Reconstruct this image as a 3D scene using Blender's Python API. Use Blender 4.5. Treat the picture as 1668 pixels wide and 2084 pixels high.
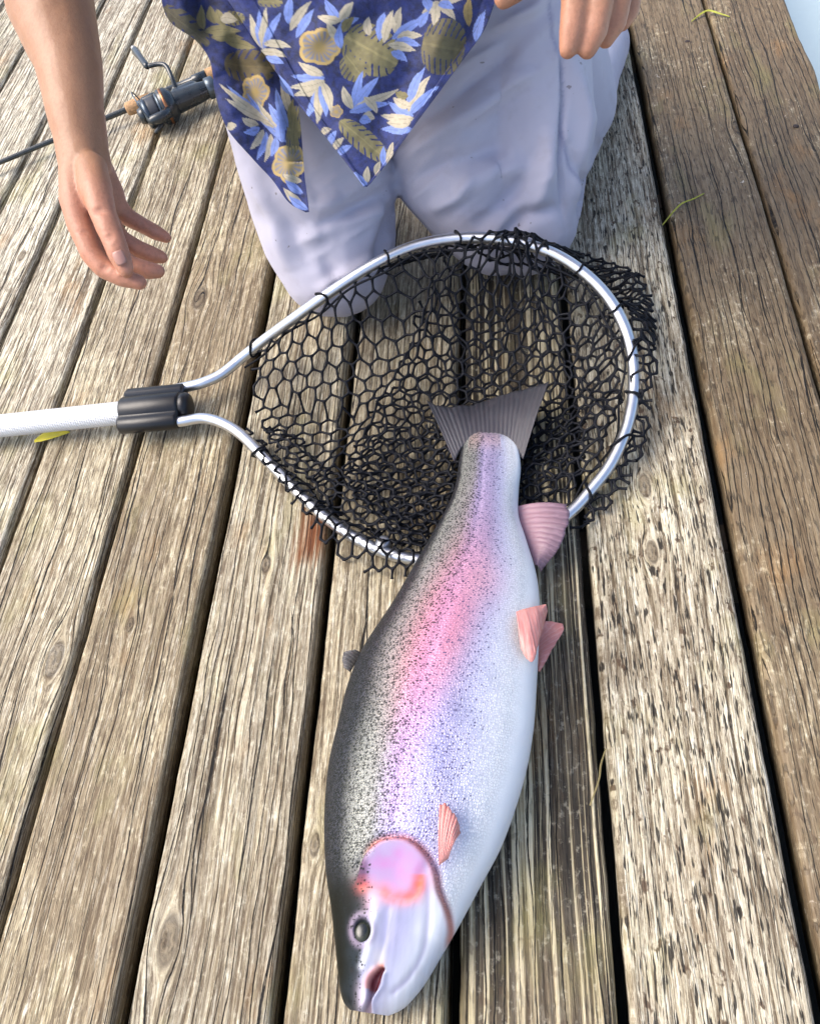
import bpy, bmesh, math, random
import numpy as np
from mathutils import Vector, Matrix, noise as mnoise

for o in list(bpy.data.objects):
    bpy.data.objects.remove(o)
S = bpy.context.scene
COL = S.collection
rng = np.random.default_rng(7)
random.seed(7)

# ------------------------------------------------------------ camera
F, CX, CY, HC = 1700.0, 834.0, 1042.0, 0.86          # focal length and centre in photo pixels, camera height in metres
_y = np.array([136.0, -2562.0, F]); _y /= np.linalg.norm(_y)
_b = np.array([1136.0, -2862.0, F])
_z = np.cross(_y, _b); _z /= np.linalg.norm(_z)
if _z[1] > 0: _z = -_z
_x = np.cross(_y, _z)
RW = np.array([_x, _y, _z])                            # world = RW @ (right, down, forward)
CAMP = np.array([0.0, 0.0, HC])
right, up, fwd = RW @ [1, 0, 0], RW @ [0, -1, 0], RW @ [0, 0, 1]
cam = bpy.data.cameras.new('camera')
cam.sensor_fit = 'HORIZONTAL'; cam.sensor_width = 36.0; cam.lens = 36.0 * F / 1668.0
cam.clip_start = 0.02; cam.clip_end = 2000.0
camo = bpy.data.objects.new('camera', cam); COL.objects.link(camo)
camo.matrix_world = Matrix(((right[0], up[0], -fwd[0], 0), (right[1], up[1], -fwd[1], 0),
                            (right[2], up[2], -fwd[2], HC), (0, 0, 0, 1)))
S.camera = camo

# ------------------------------------------------------------ light
SUN_EL, SUN_AZ = 54.0, -92.0       # azimuth measured from +Y towards +X
world = bpy.data.worlds.new('World'); S.world = world; world.use_nodes = True
wn = world.node_tree.nodes; wl = world.node_tree.links
bg = wn['Background']
sky = wn.new('ShaderNodeTexSky'); sky.sky_type = 'NISHITA'; sky.sun_disc = False
sky.sun_elevation = math.radians(SUN_EL); sky.sun_rotation = math.radians(SUN_AZ)
sky.air_density = 0.8; sky.dust_density = 4.0; sky.ozone_density = 1.0
wl.new(sky.outputs[0], bg.inputs[0]); bg.inputs[1].default_value = 0.15
sun = bpy.data.lights.new('sun', 'SUN'); sun.energy = 1.1; sun.angle = math.radians(40); sun.color = (1.0, 0.95, 0.88)
suno = bpy.data.objects.new('sun', sun); COL.objects.link(suno)
_e, _a = math.radians(SUN_EL), math.radians(SUN_AZ)
sd = Vector((math.sin(_a) * math.cos(_e), math.cos(_a) * math.cos(_e), math.sin(_e)))
suno.rotation_euler = sd.to_track_quat('Z', 'Y').to_euler(); suno.location = sd * 5
S.view_settings.view_transform = 'Standard'; S.view_settings.look = 'None'
S.view_settings.gamma = 1.0; S.view_settings.exposure = 1.15; S.view_settings.use_curve_mapping = False
S.cycles.max_bounces = 5; S.cycles.diffuse_bounces = 3; S.cycles.use_adaptive_sampling = True; S.cycles.adaptive_threshold = 0.02; S.cycles.transparent_max_bounces = 8

# ------------------------------------------------------------ helpers
def ray(px, py): return RW @ np.array([px - CX, py - CY, F])
def P(px, py, z=0.0):                                   # point of the plane at height z seen at a photo pixel
    d = ray(px, py); return CAMP + d * ((z - HC) / d[2])
def PD(px, py, dep): return CAMP + ray(px, py) * (dep / F)   # point at a distance along the view axis
def catmull(pts, n, closed=False):
    pts = np.asarray(pts, float); k = len(pts)
    if closed: ext = np.vstack([pts[-1], pts, pts[0], pts[1]])
    else: ext = np.vstack([2 * pts[0] - pts[1], pts, 2 * pts[-1] - pts[-2]])
    segs = k if closed else k - 1
    seg = np.linalg.norm(np.diff(ext[1:segs + 2], axis=0), axis=1)
    cum = np.concatenate([[0], np.cumsum(seg)])
    q = np.linspace(0, cum[-1], n, endpoint=not closed)
    i = np.clip(np.searchsorted(cum, q, side='right') - 1, 0, segs - 1)
    t = ((q - cum[i]) / np.maximum(seg[i], 1e-9))[:, None]
    p0, p1, p2, p3 = ext[i], ext[i + 1], ext[i + 2], ext[i + 3]
    return 0.5 * ((2 * p1) + (-p0 + p2) * t + (2 * p0 - 5 * p1 + 4 * p2 - p3) * t ** 2 + (-p0 + 3 * p1 - 3 * p2 + p3) * t ** 3)
def sstep(a, b, x):
    t = np.clip((np.asarray(x, float) - a) / (b - a), 0, 1); return t * t * (3 - 2 * t)

def vnoise2(x, y, seed=0):
    x = np.asarray(x, float); y = np.asarray(y, float)
    xi = np.floor(x).astype(np.int64); yi = np.floor(y).astype(np.int64)
    fx = x - xi; fy = y - yi; fx = fx * fx * (3 - 2 * fx); fy = fy * fy * (3 - 2 * fy)
    def h(a, b):
        n = (a * 374761393 + b * 668265263 + seed * 974634777) & 0xffffffff
        n = ((n ^ (n >> 13)) * 1274126177) & 0xffffffff
        return ((n ^ (n >> 16)) & 0xffff) / 65535.0
    return (h(xi, yi) * (1 - fx) + h(xi + 1, yi) * fx) * (1 - fy) + (h(xi, yi + 1) * (1 - fx) + h(xi + 1, yi + 1) * fx) * fy
def fbm(x, y, seed=0, oct=3):
    s = 0; a = 0.5
    for k in range(oct): s = s + a * (vnoise2(x * 2 ** k, y * 2 ** k, seed + k) - 0.5) * 2; a *= 0.5
    return s

def mesh_obj(name, verts, faces, mat=None, parent=None, smooth=True):
    me = bpy.data.meshes.new(name)
    me.from_pydata([tuple(map(float, v)) for v in verts] if not isinstance(verts, np.ndarray) else verts.tolist(), [], faces)
    me.update()
    if smooth: me.polygons.foreach_set('use_smooth', [True] * len(me.polygons))
    if mat: me.materials.append(mat)
    o = bpy.data.objects.new(name, me); COL.objects.link(o)
    if parent: o.parent = parent
    return o
def grid_faces(nr, nc, wrap_c=False, base=0):
    f = []
    for r in range(nr - 1):
        for c in range(nc if wrap_c else nc - 1):
            c2 = (c + 1) % nc
            f.append((base + r * nc + c, base + r * nc + c2, base + (r + 1) * nc + c2, base + (r + 1) * nc + c))
    return f
def tag(o, label=None, cat=None, group=None, kind=None):
    if label: o['label'] = label
    if cat: o['category'] = cat
    if group: o['group'] = group
    if kind: o['kind'] = kind
    return o
def empty(name, loc):
    o = bpy.data.objects.new(name, None); COL.objects.link(o); o.location = tuple(loc); return o
def keep(o, parent):            # parent without moving (parents here are only translated)
    o.parent = parent; o.matrix_parent_inverse = Matrix.Translation(-Vector(parent.location)); return o
def tube(pts, r, sides=8, closed=False, cap=True, flat=None):
    pts = np.asarray(pts, float); n = len(pts)
    rr = np.full(n, r) if np.isscalar(r) else np.asarray(r, float)
    if closed: tan = np.roll(pts, -1, 0) - np.roll(pts, 1, 0)
    else: tan = np.gradient(pts, axis=0)
    tan /= np.maximum(np.linalg.norm(tan, axis=1), 1e-9)[:, None]
    ref = np.array([0, 0, 1.0])
    if abs(tan[0] @ ref) > 0.9: ref = np.array([1.0, 0, 0])
    nv = np.cross(tan[0], ref); nv /= np.linalg.norm(nv)
    vs = []
    for i in range(n):
        nv = nv - tan[i] * (nv @ tan[i]); nv /= max(np.linalg.norm(nv), 1e-9)
        bv = np.cross(tan[i], nv)
        for k in range(sides):
            a = 2 * math.pi * k / sides
            vs.append(pts[i] + rr[i] * (math.cos(a) * nv + math.sin(a) * bv))
    fs = grid_faces(n, sides, True)
    if closed:
        b = (n - 1) * sides
        fs += [(b + k, b + (k + 1) % sides, (k + 1) % sides, k) for k in range(sides)]
    elif cap:
        fs.append(tuple(range(sides))[::-1]); fs.append(tuple(range((n - 1) * sides, n * sides)))
    return vs, fs
def join(parts):
    V, Fc = [], []
    for v, f in parts:
        b = len(V); V += list(v); Fc += [tuple(i + b for i in q) for q in f]
    return V, Fc
def box(c, ax, ay, az, bevel=0.0):
    c = np.asarray(c, float); bm = bmesh.new(); bmesh.ops.create_cube(bm, size=2)
    M = Matrix(((ax[0], ay[0], az[0], c[0]), (ax[1], ay[1], az[1], c[1]), (ax[2], ay[2], az[2], c[2]), (0, 0, 0, 1)))
    bmesh.ops.transform(bm, matrix=M, verts=bm.verts)
    if bevel: bmesh.ops.bevel(bm, geom=bm.edges[:] , offset=bevel, segments=2, affect='EDGES')
    bm.verts.index_update()
    r = [np.array(v.co) for v in bm.verts], [tuple(v.index for v in f.verts) for f in bm.faces]
    bm.free(); return r
def capsule(bm, p0, r0, p1, r1):
    t = bmesh.new()
    for p, r in ((p0, r0), (p1, r1)):
        bmesh.ops.create_icosphere(t, subdivisions=3, radius=float(r), matrix=Matrix.Translation(Vector(p)))
    h = bmesh.ops.convex_hull(t, input=t.verts[:])
    bmesh.ops.delete(t, geom=[g for g in h['geom_interior'] if isinstance(g, bmesh.types.BMVert)], context='VERTS')
    me = bpy.data.meshes.new('tmp'); t.to_mesh(me); t.free(); bm.from_mesh(me); bpy.data.meshes.remove(me)
def ellipsoid(bm, c, sx, sy, sz, rot=None):
    M = Matrix.Translation(Vector(c)) @ (rot.to_4x4() if rot else Matrix.Identity(4)) @ Matrix.Diagonal((sx, sy, sz, 1))
    bmesh.ops.create_icosphere(bm, subdivisions=4, radius=1.0, matrix=M)
def remesh(bm, voxel, smooth=6, factor=0.5):
    me = bpy.data.meshes.new('tmp'); bm.to_mesh(me); bm.free()
    o = bpy.data.objects.new('tmp', me); COL.objects.link(o)
    m = o.modifiers.new('r', 'REMESH'); m.mode = 'VOXEL'; m.voxel_size = voxel; m.use_smooth_shade = True
    s = o.modifiers.new('s', 'SMOOTH'); s.iterations = smooth; s.factor = factor
    dg = bpy.context.evaluated_depsgraph_get(); ev = o.evaluated_get(dg)
    out = bpy.data.meshes.new_from_object(ev)
    bpy.data.objects.remove(o); bpy.data.meshes.remove(me)
    return out
def mesh_arrays(me):
    co = np.empty(len(me.vertices) * 3); me.vertices.foreach_get('co', co)
    no = np.empty(len(me.vertices) * 3); me.vertices.foreach_get('normal', no)
    return co.reshape(-1, 3), no.reshape(-1, 3)
def set_co(me, co): me.vertices.foreach_set('co', co.ravel()); me.update()
def point_color(me, name, rgb):
    a = me.color_attributes.new(name, 'FLOAT_COLOR', 'POINT')
    c = np.ones((len(me.vertices), 4)); c[:, :3] = rgb
    a.data.foreach_set('color', c.ravel())
def seg_dist(p, a, b):
    a = np.asarray(a, float); b = np.asarray(b, float); d = b - a
    t = np.clip(((p - a) @ d) / (d @ d), 0, 1)
    return np.linalg.norm(p - (a + t[:, None] * d), axis=1), t

# ---- node helper
class NT:
    def __init__(self, name):
        self.m = bpy.data.materials.new(name); self.m.use_nodes = True
        self.t = self.m.node_tree; self.b = self.t.nodes['Principled BSDF']; self.out = self.t.nodes['Material Output']
    def n(self, typ, **kw):
        nd = self.t.nodes.new('ShaderNode' + typ)
        for k, v in kw.items(): setattr(nd, k, v)
        return nd
    def put(self, sock, v):
        if isinstance(v, bpy.types.NodeSocket): self.t.links.new(v, sock)
        elif v is not None: sock.default_value = v
    def math(self, op, a, b=None, c=None, clamp=False):
        nd = self.n('Math', operation=op, use_clamp=clamp)
        for i, v in enumerate((a, b, c)): self.put(nd.inputs[i], v)
        return nd.outputs[0]
    def vmath(self, op, a, b=None):
        nd = self.n('VectorMath', operation=op); self.put(nd.inputs[0], a); self.put(nd.inputs[1], b)
        return nd.outputs[1] if op in ('LENGTH', 'DOT_PRODUCT', 'DISTANCE') else nd.outputs[0]
    def noise(self, vec, scale=1.0, detail=4.0, rough=0.55, dist=0.0):
        nd = self.n('TexNoise'); self.put(nd.inputs['Vector'], vec); nd.inputs['Scale'].default_value = scale
        nd.inputs['Detail'].default_value = detail; nd.inputs['Roughness'].default_value = rough; nd.inputs['Distortion'].default_value = dist
        return nd.outputs['Fac']
    def ramp(self, fac, stops):
        nd = self.n('ValToRGB'); self.put(nd.inputs[0], fac); e = nd.color_ramp.elements
        while len(e) < len(stops): e.new(0.5)
        for el, (p, c) in zip(e, stops):
            el.position = p; el.color = (c, c, c, 1) if np.isscalar(c) else (*c, 1)
        return nd.outputs[0]
    def mix(self, fac, a, b, mode='MIX'):
        nd = self.n('Mix', data_type='RGBA', blend_type=mode)
        self.put(nd.inputs[0], fac)
        for s, v in ((nd.inputs[6], a), (nd.inputs[7], b)):
            self.put(s, (*v, 1) if isinstance(v, tuple) and len(v) == 3 else v)
        return nd.outputs[2]
    def comb(self, x, y, z):
        nd = self.n('CombineXYZ')
        for i, v in enumerate((x, y, z)): self.put(nd.inputs[i], v)
        return nd.outputs[0]
    def sep(self, v):
        nd = self.n('SeparateXYZ'); self.put(nd.inputs[0], v); return nd.outputs
    def attr(self, name, typ='GEOMETRY'):
        return self.n('Attribute', attribute_name=name, attribute_type=typ).outputs
    def bump(self, h, strength=0.5, dist=0.002, normal=None):
        nd = self.n('Bump'); nd.inputs['Strength'].default_value = strength; nd.inputs['Distance'].default_value = dist
        self.put(nd.inputs['Height'], h)
        if normal: self.put(nd.inputs['Normal'], normal)
        return nd.outputs[0]
    def set(self, **kw):
        for k, v in kw.items():
            k = k.replace('_', ' ')
            s = self.b.inputs[k]
            self.put(s, (*v, 1) if isinstance(v, tuple) and len(v) == 3 and s.type == 'RGBA' else v)
        return self.m
def plain(name, col, rough=0.5, metal=0.0, var=0.12, scale=40.0, bump=0.0, coat=0.0):
    t = NT(name); pos = t.n('NewGeometry').outputs['Position']
    n = t.noise(pos, scale, 5)
    c = t.mix(t.ramp(n, [(0.3, 0.0), (0.7, 1.0)]), tuple(np.array(col) * (1 - var)), tuple(np.minimum(np.array(col) * (1 + var), 1)))
    t.set(Base_Color=c, Metallic=metal, Coat_Weight=coat)
    t.put(t.b.inputs['Roughness'], t.math('MULTIPLY_ADD', n, 0.25, rough - 0.12))
    if bump: t.put(t.b.inputs['Normal'], t.bump(t.noise(pos, scale * 8, 3), bump, 0.001))
    return t.m

# ------------------------------------------------------------ dock boards
def wood_material():
    t = NT('weathered_wood')
    pos = t.n('NewGeometry').outputs['Position']
    X, Y, Z = t.sep(pos)[:3]
    X = t.math('SUBTRACT', X, Z)                      # carries the grain down the sides of the boards
    A = lambda n: t.attr(n, 'OBJECT')
    seed = A('seed')[2]; dark = A('wet')[2]; dash = A('dash')[2]; warm = A('warm')[2]; ridge = A('ridge')[2]; tone = A('tone')[2]
    xw = X; knotmask = None; knotring = None
    for k in ('knot_a', 'knot_b'):
        kv = A(k)[1]; kx, ky, kr = t.sep(kv)[:3]
        dx = t.math('SUBTRACT', X, kx); dy = t.math('MULTIPLY', t.math('SUBTRACT', Y, ky), 0.42)
        r2 = t.math('ADD', t.math('MULTIPLY', dx, dx), t.math('MULTIPLY', dy, dy))
        R2 = t.math('MULTIPLY', kr, kr)
        q = t.math('DIVIDE', R2, t.math('ADD', r2, t.math('MULTIPLY', R2, 0.7)))
        q = t.math('MULTIPLY', q, t.math('LESS_THAN', 0.0001, kr))
        xw = t.math('SUBTRACT', xw, t.math('MULTIPLY', dx, q))
        rr = t.math('DIVIDE', t.math('SQRT', r2), t.math('MAXIMUM', kr, 0.0005))
        m = t.math('MULTIPLY', t.ramp(rr, [(0.55, 1.0), (0.9, 0.0)]), t.math('LESS_THAN', 0.0001, kr))
        ring = t.math('MULTIPLY', t.math('SINE', t.math('MULTIPLY_ADD', rr, 11.0, t.math('MULTIPLY', t.noise(pos, 130, 3), 9.0))), m)
        knotmask = m if knotmask is None else t.math('MAXIMUM', knotmask, m)
        knotring = ring if knotring is None else t.math('ADD', knotring, ring)
    # slow wander of the grain
    wob = t.noise(t.comb(t.math('MULTIPLY', X, 6), t.math('MULTIPLY', Y, 2.2), seed), 1.0, 2)
    xw = t.math('ADD', xw, t.math('MULTIPLY', t.math('SUBTRACT', wob, 0.5), 0.016))
    V = lambda sx, sy, o=0.0: t.comb(t.math('MULTIPLY', xw, sx), t.math('MULTIPLY', Y, sy), t.math('ADD', seed, o))
    g1 = t.noise(V(260, 5), 1, 4, 0.6)                # rings seen as streaks
    g2 = t.noise(V(75, 1.7, 3), 1, 3, 0.5)
    g3 = t.noise(V(700, 40, 7), 1, 3, 0.6)            # fibres
    blot = t.noise(t.comb(t.math('MULTIPLY', X, 9), t.math('MULTIPLY', Y, 4.5), t.math('ADD', seed, 20)), 1, 5, 0.62)
    fine = t.noise(t.comb(t.math('MULTIPLY', X, 150), t.math('MULTIPLY', Y, 100), seed), 1, 4, 0.65)
    # long drying cracks: one thin wandering line in each narrow strip of grain, broken at random
    jag = t.noise(V(160, 55, 200), 1, 3, 0.65)
    def lines(cells, wander, wy, present, width, o):
        w = t.noise(V(14, wy, o), 1, 2)
        q = t.math('ADD', t.math('MULTIPLY', xw, cells), t.math('MULTIPLY', w, wander)); q = t.math('ADD', q, t.math('MULTIPLY', jag, cells * 0.0022))
        idn = t.math('FLOOR', q); fr = t.math('ABSOLUTE', t.math('SUBTRACT', t.math('FRACT', q), 0.5))
        pr = t.noise(t.comb(t.math('MULTIPLY', idn, 7.31), t.math('MULTIPLY', Y, 2.3), t.math('ADD', seed, o)), 1, 1)
        pw = t.math('MULTIPLY', t.ramp(pr, [(present, 0.0), (present + 0.14, 1.0)]), width * cells)
        return t.math('MULTIPLY', t.math('LESS_THAN', 0.001, pw), t.math('SUBTRACT', 1.0, t.math('DIVIDE', fr, t.math('MAXIMUM', pw, 0.0001)), clamp=True), clamp=True)
    ck1 = lines(44, 1.9, 3.0, 0.50, 0.0013, 31.0)
    ck2 = lines(130, 2.6, 5.0, 0.45, 0.0008, 63.0)
    crack = t.math('MULTIPLY', t.math('MAXIMUM', ck1, t.math('MULTIPLY', ck2, 0.7)), 1.7, clamp=True)
    crack = t.math('MULTIPLY', crack, t.ramp(jag, [(0.30, 0.25), (0.48, 1.0)]))
    crack = t.math('MULTIPLY', crack, t.ramp(dash, [(0.5, 1.0), (0.95, 0.3)]))
    # short pits along the grain
    dn = t.noise(V(420, 46, 90), 1, 1.5, 0.5)
    pits = t.math('MULTIPLY', t.ramp(dn, [(0.59, 0.0), (0.65, 1.0)]), dash)
    # colour
    c = t.ramp(g2, [(0.2, (0.25, 0.195, 0.115)), (0.42, (0.40, 0.33, 0.205)), (0.58, (0.53, 0.46, 0.315)), (0.8, (0.63, 0.58, 0.455))])
    grey = t.ramp(g1, [(0.28, (0.19, 0.175, 0.145)), (0.5, (0.47, 0.45, 0.395)), (0.72, (0.70, 0.68, 0.61))])
    gm = t.math('ADD', t.math('MULTIPLY_ADD', warm, -0.9, 0.62), t.math('MULTIPLY', blot, 0.55), clamp=True)
    c = t.mix(gm, c, grey)
    fk = t.noise(V(300, 26, 140), 1, 5, 0.78)           # torn fibres: short pale and dark flecks
    c = t.mix(t.math('MULTIPLY', t.ramp(g1, [(0.32, 1.0), (0.50, 0.0)]), 0.80), c, (0.10, 0.07, 0.042))
    c = t.mix(t.math('MULTIPLY', t.ramp(g3, [(0.36, 1.0), (0.48, 0.0)]), 0.62), c, (0.12, 0.09, 0.06))
    c = t.mix(t.math('MULTIPLY', t.ramp(fk, [(0.40, 1.0), (0.46, 0.0)]), 0.72), c, (0.11, 0.08, 0.055))
    c = t.mix(t.math('MULTIPLY', t.ramp(fk, [(0.54, 0.0), (0.62, 1.0)]), 0.62), c, (0.78, 0.755, 0.675))
    c = t.mix(t.math('MULTIPLY', t.ramp(fine, [(0.60, 0.0), (0.70, 1.0)]), 0.22), c, (0.80, 0.76, 0.66))
    # ridged, dirt-filled board
    rg = t.noise(V(230, 1.6, 120), 1, 2, 0.5)
    rc = t.ramp(rg, [(0.44, (0.022, 0.018, 0.015)), (0.52, (0.07, 0.055, 0.04)), (0.56, (0.42, 0.37, 0.26)), (0.64, (0.66, 0.60, 0.46))])
    rc = t.mix(t.math('MULTIPLY', t.ramp(fine, [(0.56, 0.0), (0.68, 1.0)]), 0.5), rc, (0.5, 0.47, 0.40))
    c = t.mix(t.math('MULTIPLY', ridge, t.ramp(blot, [(0.3, 1.0), (0.62, 0.7)])), c, rc)
    # old brown stain / damp, in patches
    st = t.math('ADD', t.ramp(blot, [(0.42, 0.0), (0.60, 1.0)]), dark)
    st = t.math('SUBTRACT', st, t.ramp(fine, [(0.50, 0.0), (0.72, 0.9)]))
    brown = t.mix(g1, (0.095, 0.068, 0.044), (0.275, 0.205, 0.13))
    c = t.mix(t.math('MULTIPLY', t.math('MULTIPLY', st, 1.0, clamp=True), t.math('MULTIPLY_ADD', dark, 0.7, 0.26), clamp=True), c, brown)
    # flecks of dirt and pale droppings
    fl = t.noise(t.comb(t.math('MULTIPLY', X, 70), t.math('MULTIPLY', Y, 45), 5.0), 1, 3, 0.6)
    c = t.mix(t.math('MULTIPLY', t.ramp(fl, [(0.61, 0.0), (0.67, 1.0)]), t.math('MULTIPLY_ADD', dash, 0.75, 0.15)), c, (0.11, 0.075, 0.05))
    wf = t.noise(t.comb(t.math('MULTIPLY', X, 42), t.math('MULTIPLY', Y, 34), 15.0), 1, 4, 0.7)
    c = t.mix(t.math('MULTIPLY', t.ramp(wf, [(0.68, 0.0), (0.72, 1.0)]), t.math('MULTIPLY_ADD', dark, 0.6, 0.15)), c, (0.74, 0.72, 0.68))
    moss = t.noise(t.comb(t.math('MULTIPLY', X, 14), t.math('MULTIPLY', Y, 6), 55.0), 1, 4, 0.6)
    c = t.mix(t.math('MULTIPLY', t.ramp(moss, [(0.56, 0.0), (0.75, 1.0)]), 0.45), c, (0.30, 0.29, 0.13))
    # orange rust-coloured patches
    orr = t.noise(t.comb(t.math('MULTIPLY', X, 11), t.math('MULTIPLY', Y, 5), 77.0), 1, 4, 0.6)
    c = t.mix(t.math('MULTIPLY', t.ramp(orr, [(0.60, 0.0), (0.72, 1.0)]), 0.28), c, (0.45, 0.26, 0.10))
    rs = A('rust')[1]; sx, sy, sr = t.sep(rs)[:3]
    dd = t.math('MAXIMUM', t.math('ABSOLUTE', t.math('SUBTRACT', X, sx)), t.math('MULTIPLY', t.math('ABSOLUTE', t.math('SUBTRACT', Y, sy)), 0.55))
    dd = t.math('ADD', dd, t.math('MULTIPLY', t.math('SUBTRACT', t.math('ADD', g1, blot), 1.0), 0.06))
    c = t.mix(t.math('MULTIPLY', t.math('SUBTRACT', 1.0, t.math('DIVIDE', dd, t.math('MAXIMUM', sr, 0.001)), clamp=True), 1.3, clamp=True), c, t.mix(g1, (0.08, 0.03, 0.012), (0.30, 0.13, 0.05)))
    # knots
    c = t.mix(t.math('MULTIPLY', knotmask, 0.45), c, t.mix(t.math('MULTIPLY_ADD', knotring, 0.5, 0.5), (0.055, 0.04, 0.028), (0.36, 0.30, 0.21)))
    c = t.mix(t.math('MULTIPLY', t.ramp(knotmask, [(0.55, 0.0), (1.0, 1.0)]), 0.45), c, (0.07, 0.05, 0.035))
    c = t.mix(crack, c, (0.018, 0.014, 0.010)); c = t.mix(t.math('MULTIPLY', pits, 0.9), c, (0.03, 0.025, 0.02))
    gam = t.n('Gamma'); t.put(gam.inputs[0], c); gam.inputs[1].default_value = 1.3
    c = t.mix(1.0, gam.outputs[0], t.mix(tone, (1.12, 1.10, 1.01), (1.56, 1.56, 1.49)), 'MULTIPLY')
    hs = t.math('ADD', t.math('MULTIPLY', g1, 0.9), t.math('MULTIPLY', g3, 0.45))
    hs = t.math('ADD', hs, t.math('MULTIPLY', fine, 0.25))
    hs = t.math('ADD', hs, t.math('MULTIPLY', t.math('MULTIPLY', rg, ridge), 1.5))
    hs = t.math('SUBTRACT', hs, t.math('MULTIPLY', crack, 1.4)); hs = t.math('SUBTRACT', hs, t.math('MULTIPLY', pits, 0.9))
    hs = t.math('ADD', hs, t.math('MULTIPLY', knotring, 0.15))
    t.put(t.b.inputs['Normal'], t.bump(hs, 0.85, 0.0028))
    t.set(Base_Color=c)
    t.put(t.b.inputs['Roughness'], t.math('MULTIPLY_ADD', dark, -0.22, t.math('MULTIPLY_ADD', fine, 0.2, 0.62)))
    t.b.inputs['Specular IOR Level'].default_value = 0.35
    return t.m
WOOD = wood_material()
slopes = [-0.79, -0.705, -0.63, -0.5706, -0.499, -0.4375, -0.3644, -0.2855, -0.2015, -0.1133, -0.0139, 0.0832, 0.1965, 0.303, 0.42]
gx = [P(970 + s * 2520, 1000)[0] for s in slopes]
gw = [0.012] * 15
for i, w in {7: 0.011, 8: 0.0155, 9: 0.012, 10: 0.0105, 11: 0.0095, 12: 0.0135, 13: 0.006}.items(): gw[i] = w
dock = tag(empty('dock', (0, 0, 0)), 'weathered wooden boat dock of long boards with dark gaps over water', 'dock', kind='structure')
YS = np.concatenate([np.arange(-1.6, -0.15, 0.08), np.arange(-0.15, 2.4, 0.0085), np.arange(2.4, 6.01, 0.08)])
def knot(px, py, r): q = P(px, py); return (float(q[0]), float(q[1]), r)
NOK = (0.0, -9.0, 0.0)
spec = {   # board index: wet, dash, warm, ridge, knots, rust
    0: (0, .2, .1, 0), 1: (0, .2, .2, 0), 2: (0, .2, .1, 0), 3: (0, .3, .15, 0), 4: (0.0, .3, .05, 0), 5: (0, .25, .05, 0),
    6: (0.03, .25, .15, 0), 7: (0.14, .2, .4, 0), 8: (0.36, .2, .6, 0.0), 9: (0.08, .1, .3, 0.3), 10: (0.10, .2, .4, 0.2), 11: (0.10, .3, .4, 1.0),
    12: (0.10, 1.0, .25, 0.05), 13: (0.75, .5, .6, 0.1), 14: (0.85, .4, .6, 0.1)}
kn = {8: [knot(405, 607, .017), knot(265, 1272, .007), NOK], 9: [knot(340, 1915, .016), knot(540, 1150, .008), NOK],
      7: [knot(112, 1342, .016), NOK, NOK], 6: [knot(60, 1500, .012), NOK, NOK], 12: [knot(1325, 1125, .010), knot(1310, 990, .012), NOK],
      5: [knot(330, 60, .014), knot(45, 520, .01), NOK], 10: [knot(640, 1720, .008), NOK, NOK], 13: [knot(1500, 260, .014), NOK, NOK]}
rust = {9: knot(640, 1085, .030), }
bounds = [(gx[i] + gw[i] / 2, gx[i + 1] - gw[i + 1] / 2) for i in range(14)]
bounds.insert(0, (gx[0] - 0.155, gx[0] - gw[0] / 2))
TH = 0.042
for bi, (x0, x1) in enumerate(bounds):
    NX = 34
    tops = np.linspace(0, 1, NX)
    tops = 0.5 - 0.5 * np.cos(np.pi * (0.12 + 0.76 * tops)); tops = (tops - tops[0]) / (tops[-1] - tops[0])
    prof = [(0.0, -TH)] + [(0.0, -0.012)] + [(None, f) for f in tops] + [(1.0, -0.012)] + [(1.0, -TH)]
    V = np.zeros((len(YS), NX + 4, 3)); n = NX + 4
    wl_ = 0.0013 * fbm(YS * 3.1, YS * 0 + bi * 7.3, 11) + 0.0012 * fbm(YS * 28, YS * 0 + bi * 3.1, 12)
    wr_ = 0.0013 * fbm(YS * 3.3, YS * 0 + bi * 5.7, 13) + 0.0012 * fbm(YS * 26, YS * 0 + bi * 9.1, 14)
    L = x0 + wl_; Rr = x1 + wr_
    if bi == 14: Rr = Rr + 0.004 * fbm(YS * 9, YS * 0, 15) - 0.003
    tilt = 0.0012 * (rng.random() - 0.5); lift = 0.0018 * rng.random()
    rad = 0.007 + 0.003 * fbm(YS * 5, YS * 0 + bi, 16)
    for j in range(NX):
        f = tops[j]; xx = L + (Rr - L) * f
        e = np.minimum(xx - L, Rr - xx); q = np.clip(1 - e / rad, 0, 1)
        z = -rad * (1 - np.sqrt(np.maximum(1 - q * q, 0))) * 0.9
        z = z + lift + tilt * (f - 0.5) * 2 + 0.0011 * fbm(xx * 120 + bi * 9, YS * 2.2, 17) + 0.0009 * fbm(xx * 14, YS * 1.3, 18)
        V[:, j + 2, 0] = xx; V[:, j + 2, 1] = YS; V[:, j + 2, 2] = z
    for j, (xe, zz) in {0: (L, -TH), 1: (L, -0.012), n - 2: (Rr, -0.012), n - 1: (Rr, -TH)}.items():
        V[:, j, 0] = xe; V[:, j, 1] = YS; V[:, j, 2] = zz
    fs = grid_faces(len(YS), n, True)
    last = (len(YS) - 1) * n
    fs += [tuple(range(n)), tuple(range(last + n - 1, last - 1, -1))]
    fs = [f[::-1] for f in fs]
    o = mesh_obj('plank', V.reshape(-1, 3), fs, WOOD, dock)
    w, d, wm, rdg = spec[bi]
    o['seed'] = float(bi * 13.7); o['tone'] = float({4: .8, 5: .9, 6: .8, 7: .35, 8: .2, 9: .45, 10: .4, 11: .4, 12: .75, 13: .2, 14: .2}.get(bi, .9)); o['wet'] = float(w); o['dash'] = float(d); o['warm'] = float(wm); o['ridge'] = float(rdg)
    ks = kn.get(bi, [NOK] * 3)
    for nm, k in zip(('knot_a', 'knot_b'), ks): o[nm] = k
    o['rust'] = rust.get(bi, NOK)
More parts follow.
